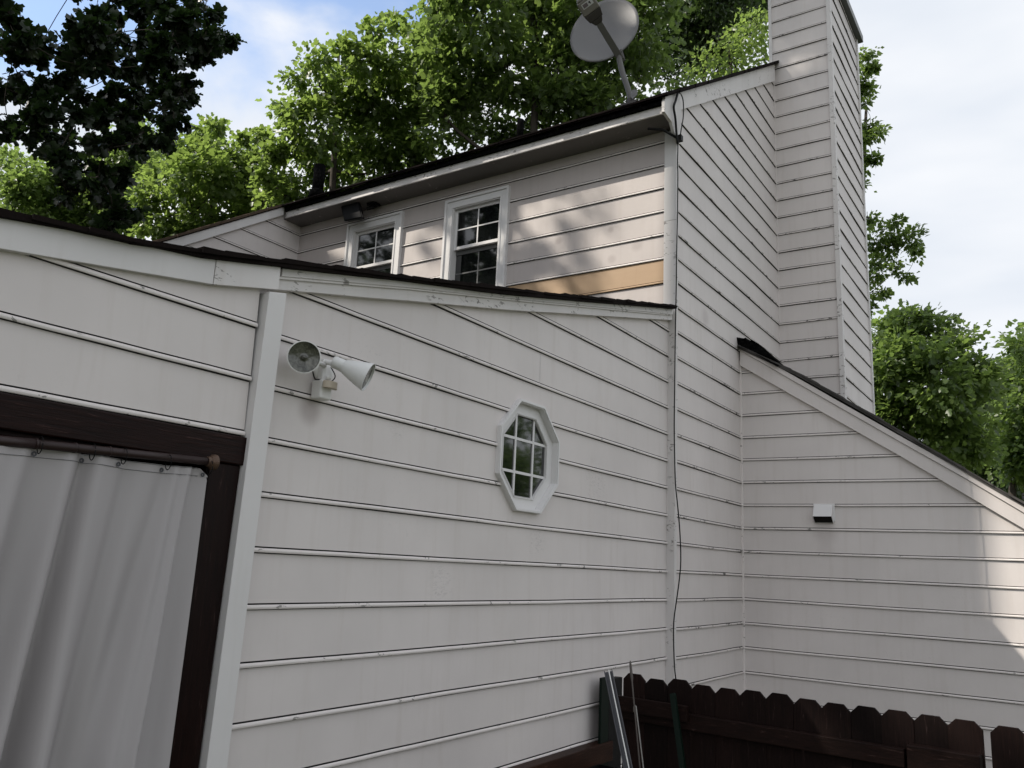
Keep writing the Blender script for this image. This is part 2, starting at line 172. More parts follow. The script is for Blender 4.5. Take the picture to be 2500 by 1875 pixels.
M['fenceV'] = wood('fence_picket_wood', (0.0050, 0.0021, 0.0017), (0.0130, 0.0056, 0.0045), (30, 30, 2.0), 0.7)
nt_ = M['fenceV'].node_tree; pb_ = nt_.nodes['Principled BSDF']; src_ = pb_.inputs['Base Color'].links[0].from_socket       # each picket weathered a little differently
oi_ = nt_.nodes.new('ShaderNodeObjectInfo'); mr_ = nt_.nodes.new('ShaderNodeMapRange'); mr_.inputs['To Min'].default_value = 0.7; mr_.inputs['To Max'].default_value = 1.5
sc2_ = nt_.nodes.new('ShaderNodeVectorMath'); sc2_.operation = 'SCALE'; nt_.links.new(oi_.outputs['Random'], mr_.inputs['Value']); nt_.links.new(src_, sc2_.inputs[0]); nt_.links.new(mr_.outputs[0], sc2_.inputs['Scale']); nt_.links.new(sc2_.outputs[0], pb_.inputs['Base Color'])
M['fenceH'] = wood('fence_rail_wood', (0.0062, 0.0026, 0.0020), (0.018, 0.0076, 0.0056), (26, 2.4, 26), 0.65)
M['benchH'] = wood('bench_wood', (0.014, 0.005, 0.003), (0.045, 0.018, 0.010), (2.0, 30, 30), 0.5)
M['orange'] = wood('orange_plank_wood', (0.06, 0.018, 0.006), (0.14, 0.05, 0.016), (2.0, 26, 26), 0.4)
t = NT('glass'); t.base((0.006, 0.007, 0.007)); t.rough(0.04); t.b.inputs['IOR'].default_value = 1.52
t.b.inputs['Specular IOR Level'].default_value = 1.0; t.b.inputs['Coat Weight'].default_value = 0.35; t.b.inputs['Coat Roughness'].default_value = 0.03
gn = t.noise(t.map(), 1.4, 2); t.bump(gn, 0.012, 0.01); M['glass'] = t.m
def simple(name, c, rough=0.5, metal=0.0, vary=0.15, sc=14, bump=0.1):
    t = NT(name); n = t.noise(t.map(), sc, 5, 0.6)
    t.base(t.mix(n, c, [x * (1 - 2 * vary) for x in c])); t.rough(rough); t.b.inputs['Metallic'].default_value = metal
    t.bump(n, bump, 0.003)
    if max(c) < .02: t.b.inputs['Specular IOR Level'].default_value = .15
    return t.m
M['curtain'] = None
t = NT('curtain_fabric'); w = t.noise(t.map((1, 1, 1)), 420, 2, 0.5); c0 = t.mix(t.noise(t.map((1, 1, .4)), 2.1, 4), (0.495, 0.466, 0.468), (0.42, 0.394, 0.396))
t.base(c0); t.rough(0.6); t.bump(w, 0.12, 0.001)
tr = t.n.new('ShaderNodeBsdfTranslucent'); tr.inputs[0].default_value = (0.42, 0.41, 0.41, 1); ms = t.n.new('ShaderNodeMixShader'); ms.inputs[0].default_value = 0.2
t.l.new(t.b.outputs[0], ms.inputs[1]); t.l.new(tr.outputs[0], ms.inputs[2]); t.l.new(ms.outputs[0], t.out.inputs[0]); M['curtain'] = t.m
M['hem'] = simple('curtain_stitch', (0.20, 0.20, 0.205), 0.7)
M['white_metal'] = simple('white_lamp_metal', (0.74, 0.73, 0.71), 0.35, vary=0.06, sc=8)
M['stained_metal'] = simple('mildewed_white_metal', (0.72, 0.72, 0.71), 0.4, vary=0.1, sc=8)
M['beige'] = simple('yellowed_plastic', (0.50, 0.43, 0.34), 0.45, vary=0.06)
M['lens'] = None
t = NT('dusty_lamp_glass'); n = t.noise(t.map(), 26, 5, .6, 1.8); t.base(t.mix(t.ramp(n, [(.35, g(0)), (.7, g(1))]), (0.035, 0.035, 0.028), (0.14, 0.14, 0.12))); t.rough(0.22); t.b.inputs['Metallic'].default_value = .35; t.b.inputs['Coat Weight'].default_value = .5; t.bump(t.noise(t.map(), 24, 3), .6, .008); M['lens'] = t.m
t = NT('clear_lamp_glass'); n = t.noise(t.map(), 18, 4, .6); t.base(t.mix(t.ramp(n, [(.4, g(0)), (.62, g(1))]), (0.10, 0.10, 0.098), (0.50, 0.50, 0.48))); t.rough(0.15); t.b.inputs['Metallic'].default_value = .5; M['lens2'] = t.m
M['black'] = simple('black_plastic', (0.004, 0.004, 0.0045), 0.5)
M['smoke'] = simple('dark_lamp_glass', (0.006, 0.0065, 0.008), 0.5)
M['dish'] = simple('dish_grey', (0.175, 0.172, 0.175), 0.5, vary=0.05, sc=3)
M['dish_arm'] = simple('dish_arm_grey', (0.10, 0.096, 0.09), 0.5, vary=0.08)
M['lnb'] = simple('receiver_plastic', (0.19, 0.175, 0.155), 0.5, vary=0.05)
M['lnb_dark'] = simple('receiver_bracket', (0.05, 0.042, 0.039), 0.6)
M['galv'] = simple('galvanised_steel', (0.085, 0.085, 0.095), 0.6, 0.3, 0.12, 20)
M['rust'] = simple('rusty_rod', (0.10, 0.085, 0.075), 0.6, 0.5, 0.2, 30)
M['wire'] = simple('pale_wire', (0.26, 0.25, 0.23), 0.5, 0.4, 0.1, 30)
M['green'] = simple('green_post_paint', (0.0015, 0.009, 0.005), 0.5, 0.0, 0.25, 30)
M['capmetal'] = simple('chimney_cap_metal', (0.13, 0.14, 0.135), 0.45, 0.5, 0.2, 6)
M['rodmetal'] = simple('rod_brown_metal', (0.022, 0.0085, 0.0075), 0.5, 0.1, 0.15, 20)
M['brass'] = simple('aged_rod_end', (0.12, 0.07, 0.045), 0.5, 0.3, 0.2, 30)
M['cable'] = simple('black_cable', (0.010, 0.010, 0.010), 0.5)
M['inside'] = simple('dark_interior', (0.012, 0.010, 0.010), 0.9)
M['blind'] = simple('window_blind', (0.055, 0.06, 0.055), 0.6)
M['bark'] = simple('bark', (0.075, 0.060, 0.048), 0.9, vary=0.3, sc=9, bump=0.6)
t = NT('grass'); n = t.noise(t.map(), 3, 8, .7); t.base(t.mix(n, (0.035, 0.06, 0.018), (0.09, 0.085, 0.045))); t.rough(.95); t.bump(n, .8, .05); M['ground'] = t.m

def leaf_mat(name, dark, light, trans, tmix):
    t = NT(name); gi = t.n.new('ShaderNodeNewGeometry'); r = gi.outputs['Random Per Island']
    c = t.ramp(r, [(0.0, dark), (0.55, [(a + b) / 2 for a, b in zip(dark, light)]), (1.0, light)])
    t.base(c); t.rough(0.38); t.b.inputs['Specular IOR Level'].default_value = 0.5
    tr = t.n.new('ShaderNodeBsdfTranslucent'); t.l.new(t.mix(r, trans, [x * .65 for x in trans]), tr.inputs[0])
    ms = t.n.new('ShaderNodeMixShader'); ms.inputs[0].default_value = tmix
    t.l.new(t.b.outputs[0], ms.inputs[1]); t.l.new(tr.outputs[0], ms.inputs[2]); t.l.new(ms.outputs[0], t.out.inputs[0]); return t.m
M['leaf_a'] = leaf_mat('leaf_yellow_green', (0.075, 0.120, 0.030), (0.130, 0.185, 0.055), (0.34, 0.48, 0.10), 0.55)
M['leaf_b'] = leaf_mat('leaf_mid_green', (0.055, 0.095, 0.026), (0.110, 0.160, 0.048), (0.29, 0.42, 0.095), 0.54)
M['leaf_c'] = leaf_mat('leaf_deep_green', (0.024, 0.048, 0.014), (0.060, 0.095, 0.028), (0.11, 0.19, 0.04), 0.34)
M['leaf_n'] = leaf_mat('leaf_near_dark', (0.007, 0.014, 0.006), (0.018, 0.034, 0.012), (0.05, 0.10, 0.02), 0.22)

# ------------------------------------------------------------------ object helpers
def link(o, parent=None):
    col.objects.link(o)
    if parent: o.parent = parent
    return o
def tag(o, label=None, cat=None, group=None, kind=None):
    if label: o['label'] = label
    if cat: o['category'] = cat
    if group: o['group'] = group
    if kind: o['kind'] = kind
    return o
def empty(name, label, cat, loc=(0, 0, 0), group=None):
    o = bpy.data.objects.new(name, None); o.location = loc; o.empty_display_size = .1; link(o); return tag(o, label, cat, group)
def finish(name, bm, mats, parent=None, smooth=False, bevel=0.0):
    bmesh.ops.recalc_face_normals(bm, faces=bm.faces)
    me = bpy.data.meshes.new(name)
    if parent is not None:
        ofs = parent.location + (parent.parent.location if parent.parent else Vector((0, 0, 0)))
        bmesh.ops.translate(bm, verts=bm.verts, vec=-ofs)
    bm.to_mesh(me); bm.free()
    for m in (mats if isinstance(mats, (list, tuple)) else [mats]): me.materials.append(m)
    if smooth:
        for p in me.polygons: p.use_smooth = True
    o = bpy.data.objects.new(name, me); link(o, parent)
    if bevel:
        b = o.modifiers.new('bevel', 'BEVEL'); b.width = bevel; b.segments = 2; b.limit_method = 'ANGLE'; b.angle_limit = math.radians(40)
    return o

# a frame maps (u, z, out) to the world.  kind 'y': wall facing -Y at Y=p ; kind 'x': wall facing -X at X=p
def W(fr, u, z, o):
    k, p = fr
    return Vector((u, p - o, z)) if k == 'y' else Vector((p - o, u, z))
def box(bm, fr, u0, u1, z0, z1, o0, o1, mi=0):
    vs = [bm.verts.new(W(fr, u, z, o)) for u in (u0, u1) for z in (z0, z1) for o in (o0, o1)]
    for f in ((0, 1, 3, 2), (4, 6, 7, 5), (0, 4, 5, 1), (2, 3, 7, 6), (0, 2, 6, 4), (1, 5, 7, 3)):
        bm.faces.new([vs[i] for i in f]).material_index = mi
def poly(bm, fr, pts, o0, o1, mi=0):
    a = [bm.verts.new(W(fr, u, z, o0)) for u, z in pts]; b = [bm.verts.new(W(fr, u, z, o1)) for u, z in pts]
    n = len(pts); bm.faces.new(a).material_index = mi; bm.faces.new(b[::-1]).material_index = mi
    for i in range(n): bm.faces.new((a[i], b[i], b[(i + 1) % n], a[(i + 1) % n])).material_index = mi
def band(bm, fr, bot, top, o0, o1, mi=0, jit=0.0, seed=1, step=0.25):
    """board between two polylines (u,z)"""
    rg = random.Random(seed)
    def ip(pl, u):
        if u <= pl[0][0]: (a, b) = pl[0], pl[1]
        elif u >= pl[-1][0]: (a, b) = pl[-2], pl[-1]
        else:
            for a, b in zip(pl, pl[1:]):
                if a[0] <= u <= b[0]: break
        return a[1] + (b[1] - a[1]) * (u - a[0]) / (b[0] - a[0])
    u0 = min(bot[0][0], top[0][0]); u1 = max(bot[-1][0], top[-1][0])
    n = max(1, int((u1 - u0) / step)); prev = None
    for i in range(n + 1):
        u = u0 + (u1 - u0) * i / n
        zb = ip(bot, u) + rg.uniform(-jit, jit); zt = ip(top, u) + rg.uniform(-jit, jit) * .3
        cur = [bm.verts.new(W(fr, u, z, o)) for z, o in ((zb, o0), (zb, o1), (zt, o1), (zt, o0))]
        if prev:
            for k in range(4): bm.faces.new((prev[k], prev[(k + 1) % 4], cur[(k + 1) % 4], cur[k])).material_index = mi
        else: bm.faces.new(cur).material_index = mi
        prev = cur
    bm.faces.new(prev[::-1]).material_index = mi
def ring(bm, fr, outer, inner, o0, o1, mi=0):
    n = len(outer); V = [[bm.verts.new(W(fr, p[0], p[1], o)) for p in pl] for pl in (outer, inner) for o in (o0, o1)]
    for i in range(n):
        j = (i + 1) % n
        for a, b in ((0, 1), (1, 3), (3, 2), (2, 0)): bm.faces.new((V[a][i], V[a][j], V[b][j], V[b][i])).material_index = mi
def tube(bm, pts, rad, sides=8, mi=0, cap=True):
    pts = [Vector(p) for p in pts]; n = len(pts); rings = []
    if not isinstance(rad, (list, tuple)): rad = [rad] * n
    ref = Vector((0, 0, 1)) if abs((pts[-1] - pts[0]).normalized().z) < .9 else Vector((1, 0, 0))
    for i, p in enumerate(pts):
        d = (pts[min(i + 1, n - 1)] - pts[max(i - 1, 0)]).normalized()
        x = d.cross(ref).normalized(); y = d.cross(x).normalized()
        rings.append([bm.verts.new(p + (x * math.cos(2 * math.pi * k / sides) + y * math.sin(2 * math.pi * k / sides)) * rad[i]) for k in range(sides)])
    for i in range(n - 1):
        for k in range(sides): bm.faces.new((rings[i][k], rings[i][(k + 1) % sides], rings[i + 1][(k + 1) % sides], rings[i + 1][k])).material_index = mi
    if cap: bm.faces.new(rings[0][::-1]).material_index = mi; bm.faces.new(rings[-1]).material_index = mi
def lathe(bm, c, axis, prof, sides=32, mi=0, squash=None):
    """prof: list of (r, t) along axis"""
    axis = Vector(axis).normalized(); c = Vector(c)
    x = axis.cross(Vector((0, 0, 1))); x = x.normalized() if x.length > .05 else Vector((1, 0, 0)); y = axis.cross(x)
    R = []
    for r, tt in prof:
        if r < 1e-5: R.append([bm.verts.new(c + axis * tt)] * sides)
        else: R.append([bm.verts.new(c + axis * tt + (x * math.cos(2 * math.pi * k / sides) + y * math.sin(2 * math.pi * k / sides)) * r) for k in range(sides)])
    for i in range(len(R) - 1):
        for k in range(sides):
            q = [R[i][k], R[i][(k + 1) % sides], R[i + 1][(k + 1) % sides], R[i + 1][k]]; s = []
            for v_ in q:
                if v_ not in s: s.append(v_)
            if len(s) > 2: bm.faces.new(s).material_index = mi
def smooth_path(pts, n=6):
    out = []; P = [Vector(p) for p in pts]; P = [P[0]] + P + [P[-1]]
    for i in range(1, len(P) - 2):
        for k in range(n):
            t_ = k / n; a, b, c_, d = P[i - 1], P[i], P[i + 1], P[i + 2]
            out.append(0.5 * ((2 * b) + (c_ - a) * t_ + (2 * a - 5 * b + 4 * c_ - d) * t_ * t_ + (3 * b - a - 3 * c_ + d) * t_ ** 3))
    out.append(P[-2]); return out

PROF = [(0.0, 0.0, 1), (0.0150, 0.0, 2), (0.0175, 0.003, 2), (0.0188, 0.009, 2), (0.0172, 0.015, 2), (0.012, 0.0200, 1), (0.001, 0.0208, 1), (0.001, 0.0265, 1), (0.0080, 0.0270, 0)]
def siding(name, fr, u0, u1, zlo, zhi, parent, clips=(), wall='wall', seed=0, skip=None, only=None, wob=1.0, step=0.22, holes=(), joints=0.07, bead='bead'):
    """lap siding courses with a rounded bead at each butt; clips: (point, normal) planes that cut away the normal side"""
    rg = random.Random(seed); bm = bmesh.new()
    n0 = int(math.floor((zlo - Z0) / EXP)); n1 = int(math.ceil((zhi - Z0) / EXP))
    nseg = max(1, int(abs(u1 - u0) / step))
    for n in range(n0, n1):
        if only is not None and n not in only: continue
        if skip and n in skip: continue
        zb = Z0 + n * EXP - .012
        ph = rg.uniform(0, 9); cols_ = []
        for i in range(nseg + 1):
            u = u0 + (u1 - u0) * i / nseg
            w = wob * (0.0016 * math.sin(u * 2.1 + ph) + rg.uniform(-.0008, .0008)); wo = wob * (0.0012 * math.sin(u * 3.3 + ph * 2) + rg.uniform(-.0006, .0006))
            ring_ = [bm.verts.new(W(fr, u, zb + z + w, o + (wo if o > .004 else 0))) for o, z, _ in PROF]
            ring_.append(bm.verts.new(W(fr, u, zb + EXP - .004, 0.002 + wo * .5)))
            ring_.append(bm.verts.new(W(fr, u, zb + EXP + .002, -0.001)))
            cols_.append(ring_)
        mi = [p[2] for p in PROF] + [1]
        for i in range(nseg):
            for k in range(len(cols_[0]) - 1):
                bm.faces.new((cols_[i][k], cols_[i + 1][k], cols_[i + 1][k + 1], cols_[i][k + 1])).material_index = mi[k]
        if rg.random() < joints and abs(u1 - u0) > 1.5:
            uj = rg.uniform(min(u0, u1) + .3, max(u0, u1) - .3); jw = rg.uniform(.0008, .0016)
            for (zz0, zz1, oo0, oo1) in ((.028, EXP - .005, .0092, .0034), (.002, .0195, .0196, .0196)):
                q_ = [bm.verts.new(W(fr, uj + s_ * jw + s_ * 0, zb + z_, o_)) for s_, z_, o_ in ((-1, zz0, oo0), (1, zz0, oo0), (1, zz1, oo1), (-1, zz1, oo1))]
                bm.faces.new(q_).material_index = 1
    for p, nrm in clips:
        bmesh.ops.bisect_plane(bm, geom=bm.verts[:] + bm.edges[:] + bm.faces[:], plane_co=p, plane_no=nrm, clear_outer=True)
    for hp in holes:                                        # convex openings, (u, z) outlines
        cu = sum(x[0] for x in hp) / len(hp); cz = sum(x[1] for x in hp) / len(hp); rr_ = max(math.hypot(x[0] - cu, x[1] - cz) for x in hp)
        def uz(v_): return (v_.x if fr[0] == 'y' else v_.y, v_.z)
        for i in range(len(hp)):
            a_, b_ = hp[i], hp[(i + 1) % len(hp)]; nu, nzz = b_[1] - a_[1], -(b_[0] - a_[0])
            P0 = W(fr, a_[0], a_[1], 0); N_ = (W(fr, nu, nzz, 0) - W(fr, 0, 0, 0)).normalized()
            fs = [f for f in bm.faces if all(abs(uz(v_.co)[0] - cu) < rr_ + .5 and abs(uz(v_.co)[1] - cz) < rr_ + .4 for v_ in f.verts)]
            es = list({e for f in fs for e in f.edges}); vs_ = list({v_ for f in fs for v_ in f.verts})
            bmesh.ops.bisect_plane(bm, geom=vs_ + es + fs, plane_co=P0, plane_no=N_)
        def inside(c_):
            u_, z_ = uz(c_); s0 = 0
            for i in range(len(hp)):
                a_, b_ = hp[i], hp[(i + 1) % len(hp)]; cr2 = (b_[0] - a_[0]) * (z_ - a_[1]) - (b_[1] - a_[1]) * (u_ - a_[0])
                if s0 == 0: s0 = 1 if cr2 > 0 else -1
                elif cr2 * s0 < 0: return False
            return True
        bmesh.ops.delete(bm, geom=[f for f in bm.faces if inside(f.calc_center_median())], context='FACES')
    o = finish(name, bm, [M[wall], M['gap'], M[bead]], parent)
    # outward facing
    return o
# ------------------------------------------------------------------ ground
bm = bmesh.new()
bmesh.ops.create_grid(bm, x_segments=40, y_segments=40, size=160)
rg = random.Random(3)
for v_ in bm.verts: v_.co.z = GROUND + rg.uniform(-.03, .03)
tag(finish('ground', bm, M['ground']), 'patchy mown grass around the house', 'ground', kind='structure')

# ------------------------------------------------------------------ house
house = empty('house', 'two storey house with peeling off-white beaded siding, low side roof, tall boxed chimney', 'house', (7.2, 3.05, GROUND))
A, LW, C, D, B = ('y', PA), ('y', PL), ('y', PC), ('x', PD), ('x', PB)
H = ('x', PH); CF = ('y', 2.27); EY = 8.51; Ew = ('y', EY)
def ro(x): return 0.667 * (x - 6.80) + 4.545          # top surface of the main roof
def ipl(pl, u):
    for a, b in zip(pl, pl[1:]):
        if u <= b[0]: break
    return a[1] + (b[1] - a[1]) * (u - a[0]) / (b[0] - a[0])

# walls -------------------------------------------------------
nA = Vector((-0.243, 0, 1)).normalized()
def octa(cx, cz, rx, rz): return [(cx + rx * math.cos(math.radians(112.5 - 45 * i)), cz + rz * math.sin(math.radians(112.5 - 45 * i))) for i in range(8)]
OR = 0.409; ocx, ocz = 4.786, .732
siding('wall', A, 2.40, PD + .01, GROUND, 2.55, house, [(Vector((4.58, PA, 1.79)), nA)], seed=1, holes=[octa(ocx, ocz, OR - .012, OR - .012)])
siding('wall', LW, -2.2, 2.375, 0.53, 1.30, house, [(Vector((1.784, PL, 1.14)), Vector((-0.165, 0, 1)).normalized())], seed=2)
nC = Vector((-0.667, 0, 1)).normalized()
siding('wall', C, PD, 11.6, GROUND, 7.8, house, [(Vector((6.8, 0, 4.49)), nC)], seed=3, wob=1.6, bead='bead_worn')
siding('wall', C, 11.6, 16.2, GROUND, 7.8, house, [(Vector((11.6, 0, 7.68)), Vector((0.667, 0, 1)).normalized())], seed=4)
nB = -0.683
siding('wall', B, -2.2, PC - .002, GROUND, 2.6, house, [(Vector((PB, 3.042, 2.42)), Vector((0, nB, 1)).normalized())], seed=5, joints=0)
iD = int(round((2.765 - Z0) / EXP))                    # the unpainted course
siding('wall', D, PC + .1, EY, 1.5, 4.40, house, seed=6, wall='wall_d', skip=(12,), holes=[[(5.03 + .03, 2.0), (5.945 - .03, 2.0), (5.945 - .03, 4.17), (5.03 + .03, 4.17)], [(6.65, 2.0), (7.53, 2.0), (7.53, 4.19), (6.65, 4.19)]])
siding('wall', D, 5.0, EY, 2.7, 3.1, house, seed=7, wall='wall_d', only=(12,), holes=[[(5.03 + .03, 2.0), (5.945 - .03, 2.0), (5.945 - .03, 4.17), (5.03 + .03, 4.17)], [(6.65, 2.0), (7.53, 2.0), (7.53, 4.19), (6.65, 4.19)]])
o = siding('unpainted_board', D, PC + .1, 5.0, 2.7, 3.1, house, seed=8, wall='bare', only=(12,)); o.data.materials[2] = M['bare']
o['label'] = 'bare tan siding board above the low roof'
siding('wall', Ew, 2.6, PD, 1.0, 4.6, house, [(Vector((6.853, EY, 4.47)), Vector((-0.673, 0, 1)).normalized())], seed=9)
bm = bmesh.new()                                       # plain backs so that no light leaks through
box(bm, ('y', PA), -2.2, PD, GROUND, .9, -.16, -.10); box(bm, ('x', PD), PC + .2, EY, GROUND, 4.3, -.2, -.12)
box(bm, ('y', PC), PD + .1, 16.1, GROUND, 4.5, -.2, -.12); box(bm, ('x', PB), -2.2, PC, GROUND, .1, -.2, -.12)
box(bm, ('x', 16.2), PC + .1, 15, GROUND, 4.5, -.1, 0); box(bm, ('y', 15), 3, 16.2, GROUND, 4.5, -.1, 0)
finish('sheathing', bm, M['inside'], house)

# corner boards ----------------------------------------------
def leanbox(bm, pts_b, pts_t):
    a = [bm.verts.new(p) for p in pts_b]; b = [bm.verts.new(p) for p in pts_t]
    bm.faces.new(a[::-1]); bm.faces.new(b)
    for i in range(4): bm.faces.new((a[i], a[(i + 1) % 4], b[(i + 1) % 4], b[i]))
bm = bmesh.new()                                       # board between the porch opening and the side wall
zt_, zb_ = 1.175, GROUND
def px_(z, top, bot): return bot + (top - bot) * (z + .85) / (1.2 + .85)
leanbox(bm, [(px_(zb_, 2.39, 2.348), 2.995, zb_), (px_(zb_, 2.49, 2.452), 2.995, zb_), (px_(zb_, 2.49, 2.452), 3.12, zb_), (px_(zb_, 2.39, 2.348), 3.12, zb_)],
        [(2.392, 2.995, zt_), (2.492, 2.995, zt_ + .022), (2.492, 3.12, zt_ + .022), (2.392, 3.12, zt_)])
finish('corner_board', bm, M['trim'], house, bevel=.003)
bm = bmesh.new()                                       # main house corner: side face and thin front edge
box(bm, D, PC - .026, PC + .105, 3.39, 4.36, -.01, .024); finish('corner_board', bm, M['trim'], house, bevel=.002)
bm = bmesh.new(); box(bm, D, PC - .026, PC + .105, GROUND, 3.388, -.01, .0225); finish('corner_board', bm, M['trim_old'], house, bevel=.002)
bm = bmesh.new(); box(bm, C, PD - .003, PD + .022, GROUND, 4.38, .0, .0285); finish('corner_board', bm, M['trim_old'], house, bevel=.002)
bm = bmesh.new(); box(bm, C, PB - .026, PB - .001, GROUND, 2.40, .0, .025); finish('corner_strip', bm, M['bead'], house, bevel=.004)
bm = bmesh.new(); box(bm, C, PH - .022, PH - .001, 3.3, 6.95, .0, .02); finish('corner_strip', bm, M['wall'], house, bevel=.004)

# low side roof -----------------------------------------------
bm = bmesh.new(); LR = ('y', 0)
def ext(pl, n=1, du=-3.0):
    a, b = pl[0], pl[1]; s = (b[1] - a[1]) / (b[0] - a[0]); return [[a[0] + du, a[1] + s * du]] + pl
sh, shb = ext(K['shing']), ext(K['shingbot'])
sh = sh + [[7.11, sh[-1][1] + .245 * (7.11 - sh[-1][0])]]; shb = shb + [[7.11, shb[-1][1] + .245 * (7.11 - shb[-1][0])]]
band(bm, LR, [[u, z + .002] for u, z in shb], [[u, z - .006] for u, z in sh], -8.6, -2.985, jit=.0)
roofA = finish('roof', bm, M['shingle'], house)
# ragged shingle edge: many tabs of unequal thickness
def shingle_edge(fr, pl, u0, u1, o0, o1, mat, rr, name='shingle_edge', th=(.005, .014), ln=(.10, .20), drop=.0, over=.012):
    bm = bmesh.new(); rg = random.Random(rr); u = u0
    while u < u1:
        l_ = rg.uniform(*ln); h_ = rg.uniform(*th); du = min(l_ * 1.12, u1 - u)
        lift = rg.uniform(0, .010) if rg.random() < .3 else rg.uniform(0, .003)
        z0, z1 = ipl(pl, u), ipl(pl, u + du)
        oo = o1 + rg.uniform(-over, over)
        poly(bm, fr, [(u, z0 - drop), (u + du, z1 - drop), (u + du, z1 + h_ * .6), (u, z0 + h_ + lift)], o0, oo); u += l_
    return finish(name, bm, mat, house)
o = shingle_edge(LR, sh, sh[0][0], 7.10, -3.3, -2.975, M['shingle'], 5, drop=.010)
o.parent = roofA; o.matrix_parent_inverse = Matrix(); o.location = (0, 0, 0)
# rake boards of the low roof
tl = [[u, z] for u, z in K['shingbot']]
sc_ = 3.01 / 2.98
topL = [[u * sc_, z * sc_ + .004] for u, z in tl if u < 2.6]
topL = ext([p for p in topL if p[0] < 2.2] + [[2.452, ipl(topL, 2.44)]]); botL = ext(K['rakeL_bot'][:-1] + [[2.452, 1.205]])
kink = 2.105
bm = bmesh.new(); band(bm, ('y', 0), [p for p in botL if p[0] < kink] + [[kink - .003, ipl(botL, kink)]], [p for p in topL if p[0] < kink] + [[kink - .003, ipl(topL, kink)]], -3.045, -3.010, step=.4)
finish('rake_board', bm, M['trim'], house, bevel=.002)
bm = bmesh.new(); band(bm, ('y', 0), [[kink, ipl(botL, kink)], [2.452, 1.205]], [[kink, ipl(topL, kink)], [2.452, ipl(topL, 2.452)]], -3.045, -3.0085, step=.1)
finish('rake_board', bm, M['trim_old'], house, bevel=.002)
sA = 3.055 / 2.98
topA = [[u * sA, z * sA] for u, z in K['shingbot'] if u > 2.3]
botA = K['rakeA_bot'] + [[7.165, ipl(K['rakeA_bot'], 6.993) + .25 * .172]]
topA = [[2.46, ipl(topA, 2.5) - .01]] + [p for p in topA if p[0] > 2.6] + [[7.165, topA[-1][1] + .25 * (7.165 - topA[-1][0])]]
botA = [[2.46, 1.218]] + botA[1:]
bm = bmesh.new(); band(bm, ('y', 0), botA, topA, -3.10, -3.055, jit=.0022, seed=4, step=.3); finish('rake_board', bm, M['trim_old'], house, bevel=.002)
mid, top_ = K['rakeA_mid'], K['rakeA_top']
mid = mid[:-1] + [[7.13, ipl(mid, 6.98) + .25 * .15]]; top_ = top_[:-1] + [[7.13, ipl(top_, 6.98) + .25 * .15]]
bm = bmesh.new()
band(bm, ('y', 0), mid, [[u, z] for u, z in top_], -3.0545, -3.033, jit=.0008, seed=6, step=.3)
band(bm, ('y', 0), [[u, z + .055] for u, z in mid], [[u + .004, z - .001] for u, z in top_], -3.0325, -3.021, jit=.0008, seed=7, step=.3)
band(bm, ('y', 0), [[u - .01, z - .014] for u, z in mid], [[u - .01, z - .003] for u, z in mid], -3.0545, -3.041, jit=.0012, seed=8, step=.3)
finish('rake_trim', bm, M['trim_old'], house, bevel=.0015)

# main roof ------------------------------------------------------
bm = bmesh.new(); RF = ('y', 0)
def slab(x0, x1, y0, y1, th=.035):
    za, zb = (ro(x0), ro(x1)) if x1 <= 11.61 else (ro(11.6) - (x0 - 11.6) * .667, ro(11.6) - (x1 - 11.6) * .667)
    poly(bm, RF, [(x0, za - th), (x1, zb - th), (x1, zb), (x0, za)], -y1, -y0)
slab(6.80, 11.6, 2.965, 8.44); slab(2.0, 11.6, 8.445, 15.4); slab(11.602, 16.6, 2.965, 15.4)
roofM = finish('roof', bm, M['shingle'], house)
def rpoly(fr, pts, o0, o1, mat, name, parent, bevel=0.002):
    bm = bmesh.new(); poly(bm, fr, pts, o0, o1); return finish(name, bm, mat, parent, bevel=bevel)
# shingle layers along the eave and the rake
bm = bmesh.new(); rg = random.Random(12); y = 2.95
while y < 8.44:
    l_ = rg.uniform(.14, .32); x0 = 6.785 + rg.uniform(-.008, .008); h_ = rg.uniform(.006, .012)
    poly(bm, RF, [(x0, ro(x0) - .012), (x0 + .3, ro(x0 + .3) - .01), (x0 + .3, ro(x0 + .3) + .004), (x0, ro(x0) + h_ - .004)], -min(y + l_, 8.44), -y); y += l_ + .003
o = finish('shingle_edge', bm, M['shingle'], roofM)
pl = [[6.8, ro(6.8)], [11.6, ro(11.6)]]
o = shingle_edge(RF, pl, 6.8, 11.55, -3.3, -2.958, M['shingle'], 21, drop=.030); o.parent = roofM; o.location = (0, 0, 0)
pl = [[2.2, ro(2.2)], [6.82, ro(6.82)]]
o = shingle_edge(RF, pl, 2.2, 6.80, -8.9, -8.43, M['shingle_e'], 22, drop=.02, th=(.008, .02)); o.parent = roofM; o.location = (0, 0, 0)
# near-black drip edge that paints the shadow gap between shingles and fascia
bm = bmesh.new(); box(bm, D, 3.036, 8.44, 4.468, 4.505, .30, .36); finish('drip_edge_shadow', bm, M['tar'], house)
# eave: fascia, soffit and the boxed end
bm = bmesh.new(); box(bm, ('x', 6.87), 3.02, 8.455, 4.385, 4.485, -.02, 0); finish('fascia', bm, M['trim_old'], house, bevel=.002)
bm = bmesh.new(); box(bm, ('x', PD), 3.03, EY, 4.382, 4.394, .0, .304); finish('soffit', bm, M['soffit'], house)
bm = bmesh.new(); poly(bm, ('y', 0), [(6.845, 4.565), (6.818, 4.47), (6.818, 4.365), (6.99, 4.345), (7.06, 4.265), (7.165, 4.20), (7.20, 4.20), (7.235, 4.42), (7.235, 4.80)][::-1], -3.032, -3.000)
finish('eave_return', bm, M['trim_old'], house, bevel=.003)
